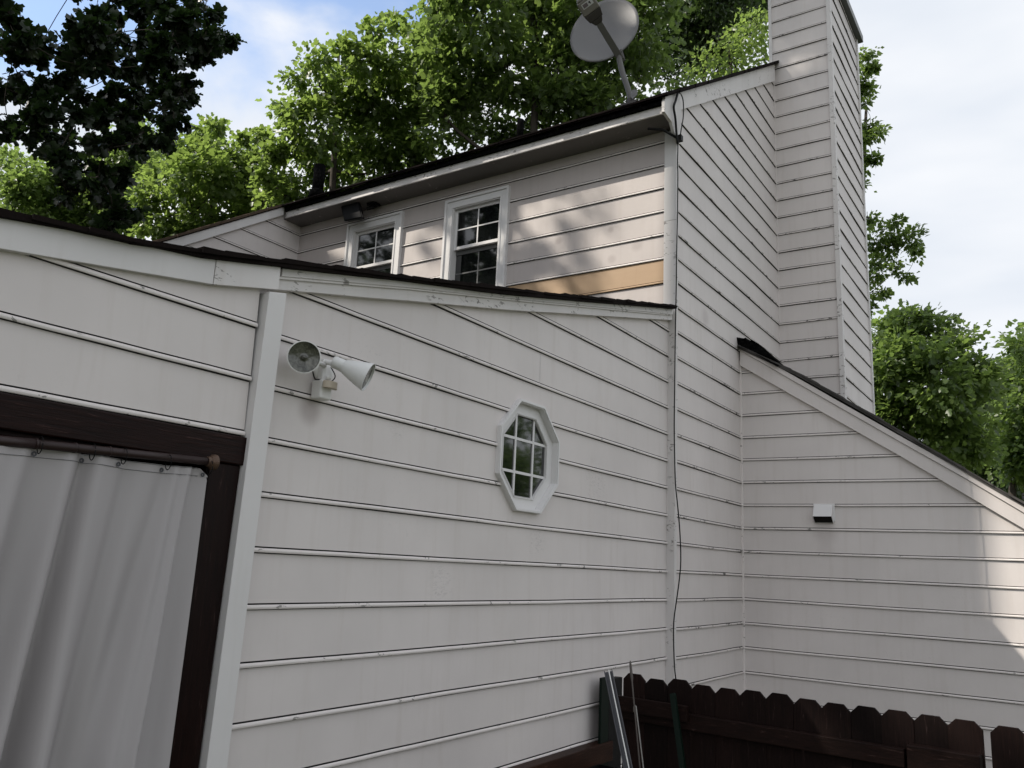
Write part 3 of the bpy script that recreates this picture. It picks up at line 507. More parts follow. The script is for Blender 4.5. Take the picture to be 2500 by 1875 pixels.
# rake boards of the main gable and of the rear wing
rb, rt = K['rakeC_bot'], K['rakeC_top']
s1 = .655; bm = bmesh.new()
rbl = [[7.237, 4.602], [8.549, 5.453], [10.60, 6.786]]; rtl = [[7.237, ro(7.237) - .032], [8.549, ro(8.549) - .033], [10.60, ro(10.60) - .036]]
band(bm, ('y', 0), rbl, rtl, -3.043, -3.004, jit=.002, seed=14, step=.3); finish('rake_board', bm, M['trim_old'], house, bevel=.003)
bm = bmesh.new(); poly(bm, ('y', 0), [(2.4, 1.43), (6.845, 4.42), (6.845, 4.54), (2.4, 1.58)], -8.50, -8.46); finish('rake_board', bm, M['trim'], house, bevel=.003)
# plumbing vents through the main roof
bm = bmesh.new(); tube(bm, [(7.5, 8.6, 4.9), (7.5, 8.6, 5.46)], .082, 16); tube(bm, [(7.5, 8.6, 4.95), (7.5, 8.6, 5.05), (7.5, 8.6, 5.08)], [.13, .11, .085], 16)
finish('vent_pipe', bm, M['tar'], roofM, smooth=True)
bm = bmesh.new(); tube(bm, [(7.6, 5.225, 4.95), (7.6, 5.225, 5.29)], .042, 12); finish('vent_pipe', bm, M['tar'], roofM, smooth=True)

# lean-to on the right --------------------------------------------
pB = K['shingB']; sl = (pB[-1][1] - pB[0][1]) / (pB[-1][0] - pB[0][0])
shB = [[-2.4, pB[-1][1] + sl * (-2.4 - pB[-1][0])]] + pB[::-1]
shB = sorted(shB); bm = bmesh.new()
band(bm, ('x', 0), [[u, z - .035] for u, z in shB], [[u, z - .008] for u, z in shB], -13.5, -9.005, step=.6)
roofB = finish('roof', bm, M['shingle_g'], house)
o = shingle_edge(('x', 0), shB, -2.4, 3.04, -9.4, -8.992, M['shingle_g'], 31, drop=.012); o.parent = roofB; o.location = (0, 0, 0)
tB = sorted([[u, z] for u, z in K['rakeB_top']]); bB = sorted([[u, z] for u, z in K['rakeB_bot']])
tB = [[-2.4, tB[0][1] + .69 * (-2.4 - tB[0][0])]] + tB; bB = [[-2.4, bB[0][1] + .683 * (-2.4 - bB[0][0])]] + bB
tB[-1][0] = 3.03; bB[-1][0] = 3.03
def off(pl, dz): return [[u, z + dz] for u, z in pl]
bm = bmesh.new(); band(bm, ('x', 0), bB, off(tB, -.01), -9.085, -9.040, step=.5); finish('rake_board', bm, M['wall'], house, bevel=.002)
bm = bmesh.new(); band(bm, ('x', 0), off(tB, -.008), off(tB, .052), -9.06, -9.020, step=.5); finish('rake_trim', bm, M['wall'], house, bevel=.002)
# torn black flashing at the top of the lean-to roof
bm = bmesh.new(); q = [(3.043, 2.655), (2.97, 2.64), (2.93, 2.628), (2.905, 2.596), (2.888, 2.585), (2.872, 2.607), (2.80, 2.55), (2.70, 2.45), (2.62, 2.36), (2.56, 2.30), (2.60, 2.27), (2.75, 2.38), (2.90, 2.49), (3.02, 2.54), (3.043, 2.56)]
va = [bm.verts.new((8.975 + .03 * math.sin(i * 2.3), u, z)) for i, (u, z) in enumerate(q)]; vb = [bm.verts.new((9.11 + .02 * math.sin(i * 1.7), u, z + .01)) for i, (u, z) in enumerate(q)]
bm.faces.new(va); bm.faces.new(vb[::-1])
for i in range(len(q)): bm.faces.new((va[i], vb[i], vb[(i + 1) % len(q)], va[(i + 1) % len(q)]))
finish('torn_flashing', bm, M['tar'], roofB)

# chimney ------------------------------------------------------------
ch = finish('chimney', bmesh.new(), M['wall'], house)
CX, CY0, CY1, CZ = K['chx'] - .06, 2.27, 3.10, 8.38
bm = bmesh.new(); box(bm, ('x', PH + .02), CY0 + .02, CY1 - .02, GROUND, CZ, -(CX - PH - .05), -.01)
bm.to_mesh(ch.data); bm.free()
ch.data.transform(Matrix.Translation(-house.location)); ch.data.materials.clear(); ch.data.materials.append(M['inside'])
def child(o):
    return o
siding('siding', H, CY0 + .03, CY1 - .03, 1.6, CZ, ch, seed=41, wob=2.2, bead='bead_worn')
siding('siding', CF, PH + .06, CX - .05, 1.6, CZ, ch, seed=42, wob=2.4, bead='bead_worn')
bm = bmesh.new(); box(bm, H, CY0 - .024, CY0 + .034, 1.6, CZ, 0.0, .026); finish('corner_board', bm, M['trim_old'], ch, bevel=.002)
bm = bmesh.new(); box(bm, CF, PH - .025, PH + .062, 1.6, CZ, 0.0, .0235); finish('corner_board', bm, M['trim_old'], ch, bevel=.002)
bm = bmesh.new(); box(bm, CF, CX - .055, CX + .01, 1.6, CZ, 0.0, .026); finish('corner_board', bm, M['trim'], ch, bevel=.002)
bm = bmesh.new(); box(bm, H, PC + .005, CY1 - .005, 6.9, CZ, 0.0, .026); finish('corner_board', bm, M['trim'], ch, bevel=.002)
bm = bmesh.new()
box(bm, H, CY0 - .09, CY1 + .09, CZ - .085, CZ + .03, -(CX - PH) - .09, .09); box(bm, H, CY0 - .05, CY1 + .05, CZ + .03, CZ + .09, -(CX - PH) - .05, .05)
finish('cap', bm, M['capmetal'], ch, bevel=.006)

# octagonal window -----------------------------------------------------
def grow(pl, d):
    cx = sum(p[0] for p in pl) / len(pl); cz = sum(p[1] for p in pl) / len(pl); out = []
    for u, z in pl:
        r = math.hypot(u - cx, z - cz); out.append((cx + (u - cx) * (r + d) / r, cz + (z - cz) * (r + d) / r))
    return out
ow = finish('window', bmesh.new(), M['window'], house)
bm = bmesh.new(); F0 = ('y', PA)
O_ = lambda d: octa(ocx, ocz, OR - d, OR - d)
ring(bm, F0, O_(0), O_(.022), .0, .036); ring(bm, F0, O_(.004), O_(.019), .0365, .042)
ring(bm, F0, O_(.018), O_(.026), -.045, .032)
bm.transform(Matrix.Translation(-house.location)); bmesh.ops.recalc_face_normals(bm, faces=bm.faces); bm.to_mesh(ow.data); bm.free()
bm = bmesh.new(); ring(bm, F0, O_(.026), O_(.110), -.040, -.010)
ring(bm, F0, O_(.098), O_(.105), -.0095, -.004); ring(bm, F0, O_(.1085), O_(.112), -.0095, -.005); finish('sash', bm, M['window'], ow, bevel=.0015)
bm = bmesh.new(); poly(bm, F0, O_(.109), -.042, -.026); finish('pane', bm, M['glass'], ow)
bm = bmesh.new()
for du in (-.112, .112): box(bm, F0, ocx + du - .009, ocx + du + .009, ocz - .29, ocz + .295, -.0255, -.018)
for dz in (-.114, .114): box(bm, F0, ocx - .28, ocx + .28, ocz + dz - .009, ocz + dz + .009, -.0255, -.0195)
finish('grille', bm, M['window'], ow)
# double-hung windows in the upper wall
def dh_window(y0, y1, zt, zb, raised):
    w = finish('window', bmesh.new(), M['window'], house); bm = bmesh.new(); cw = .115
    for a, b in ((y0, y0 + cw), (y1 - cw, y1)):
        lo = a == y0
        box(bm, D, a, b, zb, zt - cw, .0, .034)
        box(bm, D, a if lo else b - .03, a + .03 if lo else b, zb, zt - .03, .0345, .050)
        box(bm, D, (b - .022) if lo else a, b if lo else a + .022, zb, zt - cw, .0345, .042)
        box(bm, D, b - .006 if lo else a - .012, b + .012 if lo else a + .006, zb, zt - cw + .012, -.09, .030)
    box(bm, D, y0, y1, zt - cw, zt, .0, .0345); box(bm, D, y0, y1, zt - .03, zt, .035, .0505)
    box(bm, D, y0 + cw - .022, y1 - cw + .022, zt - cw, zt - cw + .022, .035, .0425); box(bm, D, y0 + cw, y1 - cw, zt - cw - .012, zt - cw + .006, -.09, .029)
    bm.transform(Matrix.Translation(-house.location)); bmesh.ops.recalc_face_normals(bm, faces=bm.faces); bm.to_mesh(w.data); bm.free()
    i0, i1 = y0 + cw + .013, y1 - cw - .013; zs = zt - cw - .013; zm = zs - .50
    bm = bmesh.new(); s = .032
    for a, b, c_, d in ((i0, i0 + s, zm, zs), (i1 - s, i1, zm, zs), (i0 + s, i1 - s, zs - s, zs), (i0 + s, i1 - s, zm, zm + s + .006)): box(bm, D, a, b, c_, d, -.05, -.012)
    finish('upper_sash', bm, M['window'], w, bevel=.002)
    cy = (i0 + i1) / 2; zc = (zm + zs) / 2
    bm = bmesh.new(); box(bm, D, i0 + s, i1 - s, zm + s, zs - s, -.036, -.024); finish('pane', bm, M['glass'], w)
    bm = bmesh.new(); box(bm, D, cy - .008, cy + .008, zm + s, zs - s, -.0235, -.019); box(bm, D, i0 + s, i1 - s, zc - .008, zc + .008, -.0235, -.0195); finish('grille', bm, M['window'], w)
    bm = bmesh.new(); box(bm, D, i0, i1, zb - .1, zm, -.085, -.070); finish('pane', bm, M['glass'], w)
    bm = bmesh.new(); sm_ = simple('screen_frame', (0.13, 0.13, 0.13), 0.6)
    box(bm, D, cy - .008, cy + .008, zb, zm, -.0695, -.066); box(bm, D, i0, i1, zm - .29, zm - .274, -.0695, -.0665); box(bm, D, i0 + .03, i0 + .05, zb, zm, -.0695, -.060); box(bm, D, i0 + .05, i1, zm - .05, zm, -.0695, -.060)
    finish('lower_sash', bm, sm_, w)
    return w
w1 = dh_window(5.03, 5.945, 4.20, 2.3, 0); w1['label'] = 'nearer double-hung window under the eave'
w2 = dh_window(6.62, 7.56, 4.22, 2.3, 0); w2['label'] = 'farther double-hung window under the eave'

# porch opening ------------------------------------------------------------
bm = bmesh.new(); box(bm, ('y', 3.035), -2.2, 2.386, .372, .497, -.10, .018); box(bm, ('y', 3.035), -2.2, 2.25, .352, .39, -.12, -.02)
finish('door_frame', bm, M['brownH'], house, bevel=.006)
bm = bmesh.new(); leanbox(bm, [(2.13, 3.03, GROUND), (2.30, 3.03, GROUND), (2.30, 3.14, GROUND), (2.13, 3.14, GROUND)], [(2.215, 3.03, .371), (2.372, 3.03, .371), (2.372, 3.14, .371), (2.215, 3.14, .371)])
finish('door_frame', bm, M['brownV'], house, bevel=.006)
bm = bmesh.new(); box(bm, ('y', 3.4), -2.2, 2.4, GROUND, 1.0, -.02, 0); box(bm, ('y', 3.4), 2.38, 2.4, GROUND, .5, 0, .26); box(bm, ('y', 3.4), -2.2, 2.4, .5, .52, 0, .34)
finish('porch_lining', bm, M['inside'], house)

# ------------------------------------------------------------------ curtain and rod
rod = empty('curtain_rod', 'dark brown curtain rod across the top of the porch opening', 'curtain rod', (2.15, 2.975, .36))
bm = bmesh.new(); tube(bm, [(-2.0, 2.975, .19), (.4, 2.975, .285), (1.347, 2.975, .327), (1.46, 2.975, .333)], .018, 14); tube(bm, [(1.462, 2.975, .333), (2.165, 2.975, .3615)], .0165, 14)
for x_ in (1.463, 1.60, 1.73): tube(bm, [(x_ - .004, 2.975, .3335 + (x_ - 1.463) * .04), (x_ + .004, 2.975, .3338 + (x_ - 1.463) * .04)], .0192, 14)
finish('pole', bm, M['rodmetal'], rod, smooth=True)
bm = bmesh.new(); lathe(bm, (2.160, 2.975, .361), (1, 0, .03), [(0, -.004), (.019, -.004), (.021, .0), (.021, .010), (.024, .012), (.032, .024), (.033, .036), (.0, .037)], 24)
finish('end_cap', bm, M['brass'], rod, smooth=False)
cur = empty('curtain', 'grey outdoor curtain hanging in folds in front of the porch opening', 'curtain', (1.5, 2.975, .3))
def cz_top(x): return .318 + (x - 1.36) * .016 + .004 * math.sin(x * 9)
def fold(x, z):
    k = min(1.0, max(0.0, (.33 - z) / 1.1)); s = 0
    for (c0, c1, w0, w1, am) in ((1.665, 1.575, .024, .050, -.085), (1.60, 1.49, .03, .04, .03), (2.03, 1.90, .02, .045, .03), (1.83, 1.74, .03, .05, -.035), (1.44, 1.30, .03, .05, .03), (1.70, 1.60, .045, .10, .030), (1.99, 1.83, .03, .08, -.026), (2.085, 1.975, .02, .035, .040), (2.16, 2.10, .03, .04, -.014), (1.53, 1.40, .06, .09, -.03), (1.35, 1.18, .07, .11, .04), (1.10, .95, .08, .12, -.04), (.8, .7, .1, .12, .05), (.45, .4, .1, .14, -.05), (0, -.05, .15, .15, .05), (-.5, -.5, .15, .15, -.05)):
        c_ = c0 + (c1 - c0) * k; w = w0 + (w1 - w0) * k; s += am * (.5 + 1.45 * k) * math.exp(-((x - c_) / w) ** 2)
    cr_ = 2.085 - .11 * k                                      # one sharp crease
    if x > cr_: s += -.055 * (.4 + .9 * k) * math.exp(-(x - cr_) / .06) * min(1, (x - cr_) / .03) ** 1.5
    return s
bm = bmesh.new(); nx, nz_ = 340, 60; gv = []
for j in range(nz_ + 1):
    f = j / nz_; row = []
    for i in range(nx + 1):
        x = -1.6 + (2.186 + 1.6) * i / nx
        zt = cz_top(x); z = zt - (zt + 2.2) * (f ** 1.25)
        xe = x - (.020 * f * (x > 2.0) * (x - 2.0) / .18)
        if f < .02 and x > 2.15: z -= .03 * (x - 2.15) / .036
        row.append(bm.verts.new((xe, 2.992 - fold(x, z) + .003 * math.sin(x * 31 + z * 3), z)))
    gv.append(row)
for j in range(nz_):
    for i in range(nx): bm.faces.new((gv[j][i], gv[j][i + 1], gv[j + 1][i + 1], gv[j + 1][i]))
finish('fabric', bm, M['curtain'], cur, smooth=True)
bm = bmesh.new(); 
for dz in (.0305, .0005):
    pts = [(x, 2.9905 - fold(x, cz_top(x) - dz) + .003 * math.sin(x * 31 + (cz_top(x) - dz) * 3) - .001, cz_top(x) - dz - .002) for x in [-1.5 + 3.64 * i / 200 for i in range(201)]]
    tube(bm, pts, .0011, 4)
finish('hem', bm, M['hem'], cur)
for x_, z_ in [(.3, .27), (.75, .285), (1.12, .29)] + [tuple(p) for p in K['grom']]:
    yy = 2.990 - fold(x_, z_)
    bm = bmesh.new(); lathe(bm, (x_, yy - .002, z_), (0, -1, 0), [(.0035, 0), (.0085, .001), (.0095, .003), (.0035, .003)], 16); finish('grommet', bm, M['galv'], cur)
    bm = bmesh.new(); pts = []
    for k in range(15):
        a = math.radians(-100 + 345 * k / 14); pts.append((x_ + .004 + .003 * math.sin(a), 2.968 + .026 * math.sin(a) * .9 - .004, z_ + .030 - .030 * math.cos(a)))
    tube(bm, pts, .0018, 6); finish('curtain_hook', bm, M['black'], cur)

# ------------------------------------------------------------------ twin floodlight on the side wall
fl = empty('floodlight', 'white twin-head motion floodlight mounted on the side wall beside the corner board', 'floodlight', (2.86, PA, .90))
wallY = PA - .018
bm = bmesh.new(); lathe(bm, (2.845, wallY, .905), (0, -1, 0), [(0, .0), (.060, .0), (.060, .012), (.052, .024), (0, .026)], 32); finish('mounting_plate', bm, M['white_metal'], fl, smooth=False)
bm = bmesh.new(); box(bm, ('y', wallY - .024), 2.795, 2.822, .835, .955, .0, .030); finish('bracket', bm, M['white_metal'], fl, bevel=.004)
# left head seen lens-on
lc = Vector((2.600, 2.955, .910)); ldir = Vector((-.62, -.72, -.12)).normalized()
bm = bmesh.new(); lathe(bm, lc, ldir, [(0, -.125), (.028, -.125), (.031, -.085), (.036, -.07), (.060, -.025), (.076, -.004), (.078, .004), (.0735, .005), (.0725, .0), (.05, -.025), (0, -.035)], 48); finish('lamp_head', bm, M['white_metal'], fl, smooth=False)
bm = bmesh.new(); lathe(bm, lc, ldir, [(.0722, .0015), (.066, -.0005), (.045, -.006), (.022, -.010), (.012, -.009), (.008, -.002), (0, .001)], 48); finish('lens', bm, M['lens'], fl, smooth=True)
# right head pointing to the right
rc = Vector((2.900, 2.825, .866)); rdir = Vector((.54, -.76, -.37)).normalized()
bm = bmesh.new(); lathe(bm, rc, rdir, [(0, -.190), (.026, -.190), (.030, -.182), (.032, -.132), (.037, -.122), (.053, -.075), (.072, -.006), (.074, .004), (.070, .004), (.062, -.03), (.052, -.06), (0, -.075)], 48); finish('lamp_head', bm, M['stained_metal'], fl, smooth=False)
bm = bmesh.new(); lathe(bm, rc, rdir, [(.068, -.006), (.05, -.013), (0, -.019)], 40); finish('lens', bm, M['lens2'], fl, smooth=True)
bm = bmesh.new(); tube(bm, [(2.815, 3.06, .950), (2.815, 3.04, .945), (2.818, 2.99, .932)], .013, 12); lathe(bm, (2.822, 2.975, .926), (1, -.5, -.1), [(0, -.02), (.020, -.018), (.022, 0), (.020, .018), (0, .02)], 20)
tube(bm, [(2.800, 3.03, .92), (2.75, 3.02, .925), (2.70, 3.00, .925)], .012, 12); finish('swivel_arm', bm, M['white_metal'], fl, smooth=True)
# motion sensor
bm = bmesh.new(); box(bm, ('y', 3.03), 2.775, 2.850, .752, .846, -.05, .02); finish('sensor_housing', bm, M['white_metal'], fl, bevel=.008)
bm = bmesh.new(); tube(bm, [(2.805, 3.0, .846), (2.805, 3.0, .868)], .013, 14); finish('sensor_swivel', bm, M['white_metal'], fl, smooth=True)
bm = bmesh.new(); pr = [(0, 0)]
a = [];
for k in range(13):
    an = math.radians(180 + 180 * k / 12); a.append((2.812 + .044 * math.cos(an), 2.995 + .034 * math.sin(an)))
va = [bm.verts.new((x_, y_, .802)) for x_, y_ in a]; vb = [bm.verts.new((x_, y_, .838)) for x_, y_ in a]
bm.faces.new(va); bm.faces.new(vb[::-1])
for i in range(len(a)): bm.faces.new((va[i], va[(i + 1) % len(a)], vb[(i + 1) % len(a)], vb[i]))
finish('sensor_lens', bm, M['beige'], fl, bevel=.003)
bm = bmesh.new(); tube(bm, smooth_path([(2.69, 3.0, .90), (2.715, 3.01, .862), (2.75, 3.03, .842), (2.79, 3.04, .85)], 5), .0032, 6); finish('wire', bm, M['black'], fl, smooth=True); bm = bmesh.new(); tube(bm, smooth_path([(2.862, 3.05, .93), (2.888, 3.04, .89), (2.875, 3.04, .862), (2.85, 3.04, .85)], 5), .0030, 6); finish('wire', bm, M['black'], fl, smooth=True)

# black floodlight under the eave
fe = empty('floodlight', 'black square floodlight tucked under the eave above the farther window', 'floodlight', (6.98, 7.3, 4.38))
bm = bmesh.new()
P4 = [Vector(p) for p in K['lamp_eave'][:4]]
c4 = sum(P4, Vector()) / 4; back = Vector((.10, .02, .0))
f_ = [bm.verts.new(p + Vector((-.02 if i < 2 else .0, 0, 0))) for i, p in enumerate(P4)]; b_ = [bm.verts.new(c4 + (p - c4) * .72 + back) for p in P4]
bm.faces.new(f_); bm.faces.new(b_[::-1])
for i in range(4): bm.faces.new((f_[i], b_[i], b_[(i + 1) % 4], f_[(i + 1) % 4]))
finish('lamp_head', bm, M['black'], fe, bevel=.01)
bm = bmesh.new(); f_ = [bm.verts.new(c4 + (p - c4) * .86 + Vector((-.024 if i < 2 else -.010, 0, 0))) for i, p in enumerate(P4)]; g_ = [bm.verts.new(v_.co + Vector((.012, 0, 0))) for v_ in f_]
bm.faces.new(f_); bm.faces.new(g_[::-1])
for i in range(4): bm.faces.new((f_[i], g_[i], g_[(i + 1) % 4], f_[(i + 1) % 4]))
finish('lens', bm, M['smoke'], fe)
bm = bmesh.new(); tube(bm, [(7.03, 7.12, 4.30), (7.08, 7.06, 4.33), (7.09, 7.06, 4.385)], .022, 10); box(bm, D, 7.0, 7.13, 4.355, 4.381, .05, .16); finish('bracket', bm, M['black'], fe)

# ------------------------------------------------------------------ dryer vent hood on the lean-to wall
dv = empty('dryer_vent', 'small white dryer vent hood on the right-hand wall', 'vent', (PB, 2.165, .67))
bm = bmesh.new(); y0, y1 = 2.075, 2.262
pts = [(0.765, .0), (0.765, .035), (0.642, .100), (0.580, .030), (0.580, .0)]
a = [bm.verts.new((PB - .012 - o, y0, z)) for z, o in pts]; b = [bm.verts.new((PB - .012 - o, y1, z)) for z, o in pts]
bm.faces.new(a); bm.faces.new(b[::-1])
for i in (0, 1, 4): bm.faces.new((a[i], b[i], b[(i + 1) % 5], a[(i + 1) % 5]))
dvh = finish('hood', bm, M['window'], dv)
bm = bmesh.new(); q4 = [(0.638, .092), (0.584, .030), (0.590, .026), (0.644, .086)]
a = [bm.verts.new((PB - .012 - o, y0 + .006, z)) for z, o in q4]; b = [bm.verts.new((PB - .012 - o, y1 - .006, z)) for z, o in q4]
bm.faces.new(a); bm.faces.new(b[::-1])
for i in range(4): bm.faces.new((a[i], b[i], b[(i + 1) % 4], a[(i + 1) % 4]))
finish('dark_opening', bm, M['inside'], dv)  # near-black sheet painting the shade inside the hood's open underside
bm = bmesh.new(); box(bm, B, y0 - .012, y1 + .012, .60, .778, .0, .0205); finish('flange', bm, M['window'], dv, bevel=.002)

# ------------------------------------------------------------------ cables down the house corner
cb = empty('cable', 'thin black cable running down the main house corner', 'cable', (7.15, 2.98, 4.8))
bm = bmesh.new(); pc = [Vector(p) for p in K['cable']]; rad = []
pth = smooth_path(pc, 5)
tube(bm, pth, [.012 if i < 28 else .0058 for i in range(len(pth))], 7); finish('strand', bm, M['cable'], cb, smooth=True)
bm = bmesh.new(); box(bm, ('y', 2.99), 7.10, 7.15, 4.19, 4.25, .0, .045); tube(bm, [(7.10, 2.99, 4.22), (7.0, 3.1, 4.29), (6.98, 3.25, 4.33)], .013, 7); finish('cable_clamp', bm, M['cable'], cb)
c2 = empty('cable', 'short looped black cable beside the long one at the roof corner', 'cable', (7.2, 2.97, 4.7))
bm = bmesh.new(); tube(bm, smooth_path([Vector(p) + Vector((0, -.005, 0)) for p in K['cable2']], 5), .006, 7); finish('strand', bm, M['cable'], c2, smooth=True)

# ------------------------------------------------------------------ satellite dish
ds = empty('satellite_dish', 'grey oval satellite dish on a bent mast above the eave', 'satellite dish', tuple(K['mast'][-1]))
dd, rr, uu = Vector(K['dd']), Vector(K['rr']), Vector(K['uu'])
C0 = Vector(K['dishC'])
i_up = (rr * -.50 + uu * .87).normalized()             # tilt direction of the face
nrm = (-dd * math.cos(math.radians(44)) + i_up * math.sin(math.radians(44))).normalized()
maj = (dd.cross(i_up)).normalized(); mnr = nrm.cross(maj).normalized()
RA, RB, DEP = .385, .385, .055
bm = bmesh.new(); NR, NS = 12, 64; grid = []
for side in (0, 1):
    rings_ = []
    for i in range(NR + 1):
        r = i / NR
        rings_.append([bm.verts.new(C0 + maj * (RA * r * math.cos(2 * math.pi * k / NS)) + mnr * (RB * r * math.sin(2 * math.pi * k / NS)) + nrm * (DEP * (r * r - 1) - side * .012)) for k in range(NS)] if i else [bm.verts.new(C0 + nrm * (-DEP - side * .012))] * NS)
    for i in range(NR):
        for k in range(NS):
            q = []
            for v_ in (rings_[i][k], rings_[i][(k + 1) % NS], rings_[i + 1][(k + 1) % NS], rings_[i + 1][k]):
                if v_ not in q: q.append(v_)
            bm.faces.new(q)
    grid.append(rings_[-1])
for k in range(NS): bm.faces.new((grid[0][k], grid[0][(k + 1) % NS], grid[1][(k + 1) % NS], grid[1][k]))
finish('reflector', bm, M['dish'], ds, smooth=True)
sgn = 1 if mnr.dot(i_up) > 0 else -1
low = C0 - mnr * sgn * (RB - .01)                       # lower rim
root = low - nrm * .01 + rr * .035 - uu * .035
lnbp = C0 + nrm * .46 + i_up * .015 - rr * .03
armdir = (lnbp - root).normalized(); sidev = armdir.cross(dd).normalized(); upv = sidev.cross(armdir).normalized()
def obox(bm, p0, p1, w0, w1, h0, h1):
    d = (p1 - p0).normalized(); a = []; b = []
    for sx, sy in ((-1, -1), (1, -1), (1, 1), (-1, 1)):
        a.append(bm.verts.new(p0 + sidev * sx * w0 + upv * sy * h0)); b.append(bm.verts.new(p1 + sidev * sx * w1 + upv * sy * h1))
    bm.faces.new(a); bm.faces.new(b[::-1])
    for i in range(4): bm.faces.new((a[i], b[i], b[(i + 1) % 4], a[(i + 1) % 4]))
L_ = (lnbp - root).length
bm = bmesh.new(); obox(bm, root - armdir * .05, root + armdir * (L_ * .62), .036, .033, .022, .022); finish('feed_arm', bm, M['dish_arm'], ds, bevel=.004)
bm = bmesh.new(); p = root + armdir * (L_ * .60); obox(bm, p, p + armdir * .05, .040, .066, .026, .036); obox(bm, p + armdir * .05, p + armdir * .13, .074, .094, .038, .048); finish('receiver_bracket', bm, M['lnb_dark'], ds, bevel=.006)
bm = bmesh.new(); q = p + armdir * .131; obox(bm, q, q + armdir * .15, .096, .093, .050, .054); obox(bm, q + armdir * .151, q + armdir * .185, .088, .070, .050, .04); finish('receiver', bm, M['lnb'], ds, bevel=.012)
bm = bmesh.new(); qq = q + armdir * .095; face = upv if upv.dot(-dd) > 0 else -upv
def lab(bm, c_, w, h, off_, mi):
    vs = [bm.verts.new(c_ + sidev * x_ * w + armdir * y_ * h + face * off_) for x_, y_ in ((-1, -1), (1, -1), (1, 1), (-1, 1))]
    vt = [bm.verts.new(v_.co + face * .0015) for v_ in vs]
    bm.faces.new(vs).material_index = mi; bm.faces.new(vt[::-1]).material_index = mi
    for i in range(4): bm.faces.new((vs[i], vt[i], vt[(i + 1) % 4], vs[(i + 1) % 4])).material_index = mi
lab(bm, qq, .060, .028, .0535, 0); lab(bm, qq + sidev * .024, .026, .019, .0552, 1); lab(bm, qq - sidev * .03, .004, .014, .0552, 2); lab(bm, qq - sidev * .022, .006, .003, .0552, 2); lab(bm, qq - sidev * .022 + armdir * .008, .006, .003, .0552, 2)
finish('sticker', bm, [simple('sticker_white', (.6, .6, .6), .5), simple('sticker_grey', (.16, .13, .14), .5), M['black']], ds)
bm = bmesh.new(); mp_ = [Vector(p) for p in K['mast']]
mtop = root - nrm * .05; backp = C0 - nrm * (DEP + .03)
tube(bm, smooth_path([mp_[0] + Vector((.0, .0, .02))] + mp_[1:], 5), .030, 14); finish('mast', bm, M['dish_arm'], ds, smooth=True)
bm = bmesh.new(); tube(bm, [mp_[0] + Vector((0, 0, -.03)), mp_[0] + Vector((0, 0, .03)), root - armdir * .02], .040, 10); tube(bm, [mp_[0], (mp_[0] + backp) * .5 - nrm * .02, backp], .03, 10)
for a_ in (-1, 1): tube(bm, [backp, C0 + maj * a_ * RA * .55 - mnr * sgn * RB * .1 - nrm * .055], .012, 8)
finish('mount', bm, M['lnb_dark'], ds)
bm = bmesh.new(); f0 = mp_[-1]
poly(bm, ('x', 6.93), [(f0.y - .10, f0.z + .10), (f0.y - .045, f0.z + .115), (f0.y - .03, f0.z + .05), (f0.y - .05, f0.z + .005), (f0.y - .10, f0.z + .04)], .0, .012); finish('tag_plate', bm, M['dish'], ds, bevel=.003); bm = bmesh.new(); tube(bm, [f0 + Vector((0, 0, .05)), f0 + Vector((0, 0, -.02))], .043, 12)
box(bm, ('x', 6.98), f0.y - .09, f0.y + .09, f0.z - .03, f0.z + .0, -.08, .05); finish('foot', bm, M['lnb_dark'], ds, bevel=.003)

# ------------------------------------------------------------------ fence and gate
fx0, fy0, fang = 4.662, 2.142, -1.659
fd = Vector((math.cos(fang), math.sin(fang), 0)); fn = Vector((fd.y, -fd.x, 0)).normalized()
if fn.x > 0: fn = -fn
def picket_mesh(seed):
    rg = random.Random(seed); bm = bmesh.new(); w = .0722; T = .016
    ztop = -.590 + rg.uniform(-.010, .008); zb = GROUND - .02; c = .030
    pts = [(-w, zb), (w, zb), (w, ztop - c - .004), (w - .034, ztop), (-w + .034, ztop), (-w, ztop - c - .004)]
    a = [bm.verts.new(Vector((0, 0, z)) + fd * u + fn * 0) for u, z in pts]; b = [bm.verts.new(Vector((0, 0, z)) + fd * u - fn * T) for u, z in pts]
    bm.faces.new(a); bm.faces.new(b[::-1])
    for i in range(6): bm.faces.new((a[i], b[i], b[(i + 1) % 6], a[(i + 1) % 6]))
    return bm
fence = empty('fence', 'dark brown dog-eared picket fence running out from the house corner', 'fence', (fx0, fy0, GROUND))
gate = empty('gate', 'end of a matching dark picket gate past the gap in the fence', 'gate', tuple(Vector((fx0, fy0, GROUND)) + fd * (.144 * 12.2)))
def picket(i, par, extra=0):
    bm = picket_mesh(i); c = Vector((fx0, fy0, 0)) + fd * (.144 * (i - .5) + extra)
    tl_ = random.Random(i * 7).uniform(-.0025, .0025); bmesh.ops.rotate(bm, verts=bm.verts, cent=Vector((0, 0, -1.4)), matrix=Matrix.Rotation(tl_, 3, fn)); bmesh.ops.translate(bm, verts=bm.verts, vec=c + fn * (.002 * math.sin(i * 2.7)))
    finish('picket', bm, M['fenceV'], par, bevel=.002)
for i in range(0, 13): picket(i, fence)
for i in range(13, 22): picket(i, gate, .026)
def rail(par, s0, s1, z0, z1, th=.038, off_=.001, mat='fenceH'):
    bm = bmesh.new(); o = Vector((fx0, fy0, 0)); vs = []
    for s in (s0, s1):
        for z in (z0, z1):
            for t_ in (off_, off_ + th): vs.append(bm.verts.new(o + fd * s + fn * t_ + Vector((0, 0, z))))
    for f in ((0, 1, 3, 2), (4, 6, 7, 5), (0, 4, 5, 1), (2, 3, 7, 6), (0, 2, 6, 4), (1, 5, 7, 3)): bm.faces.new([vs[k] for k in f])
    finish('rail', bm, M[mat], par, bevel=.004)
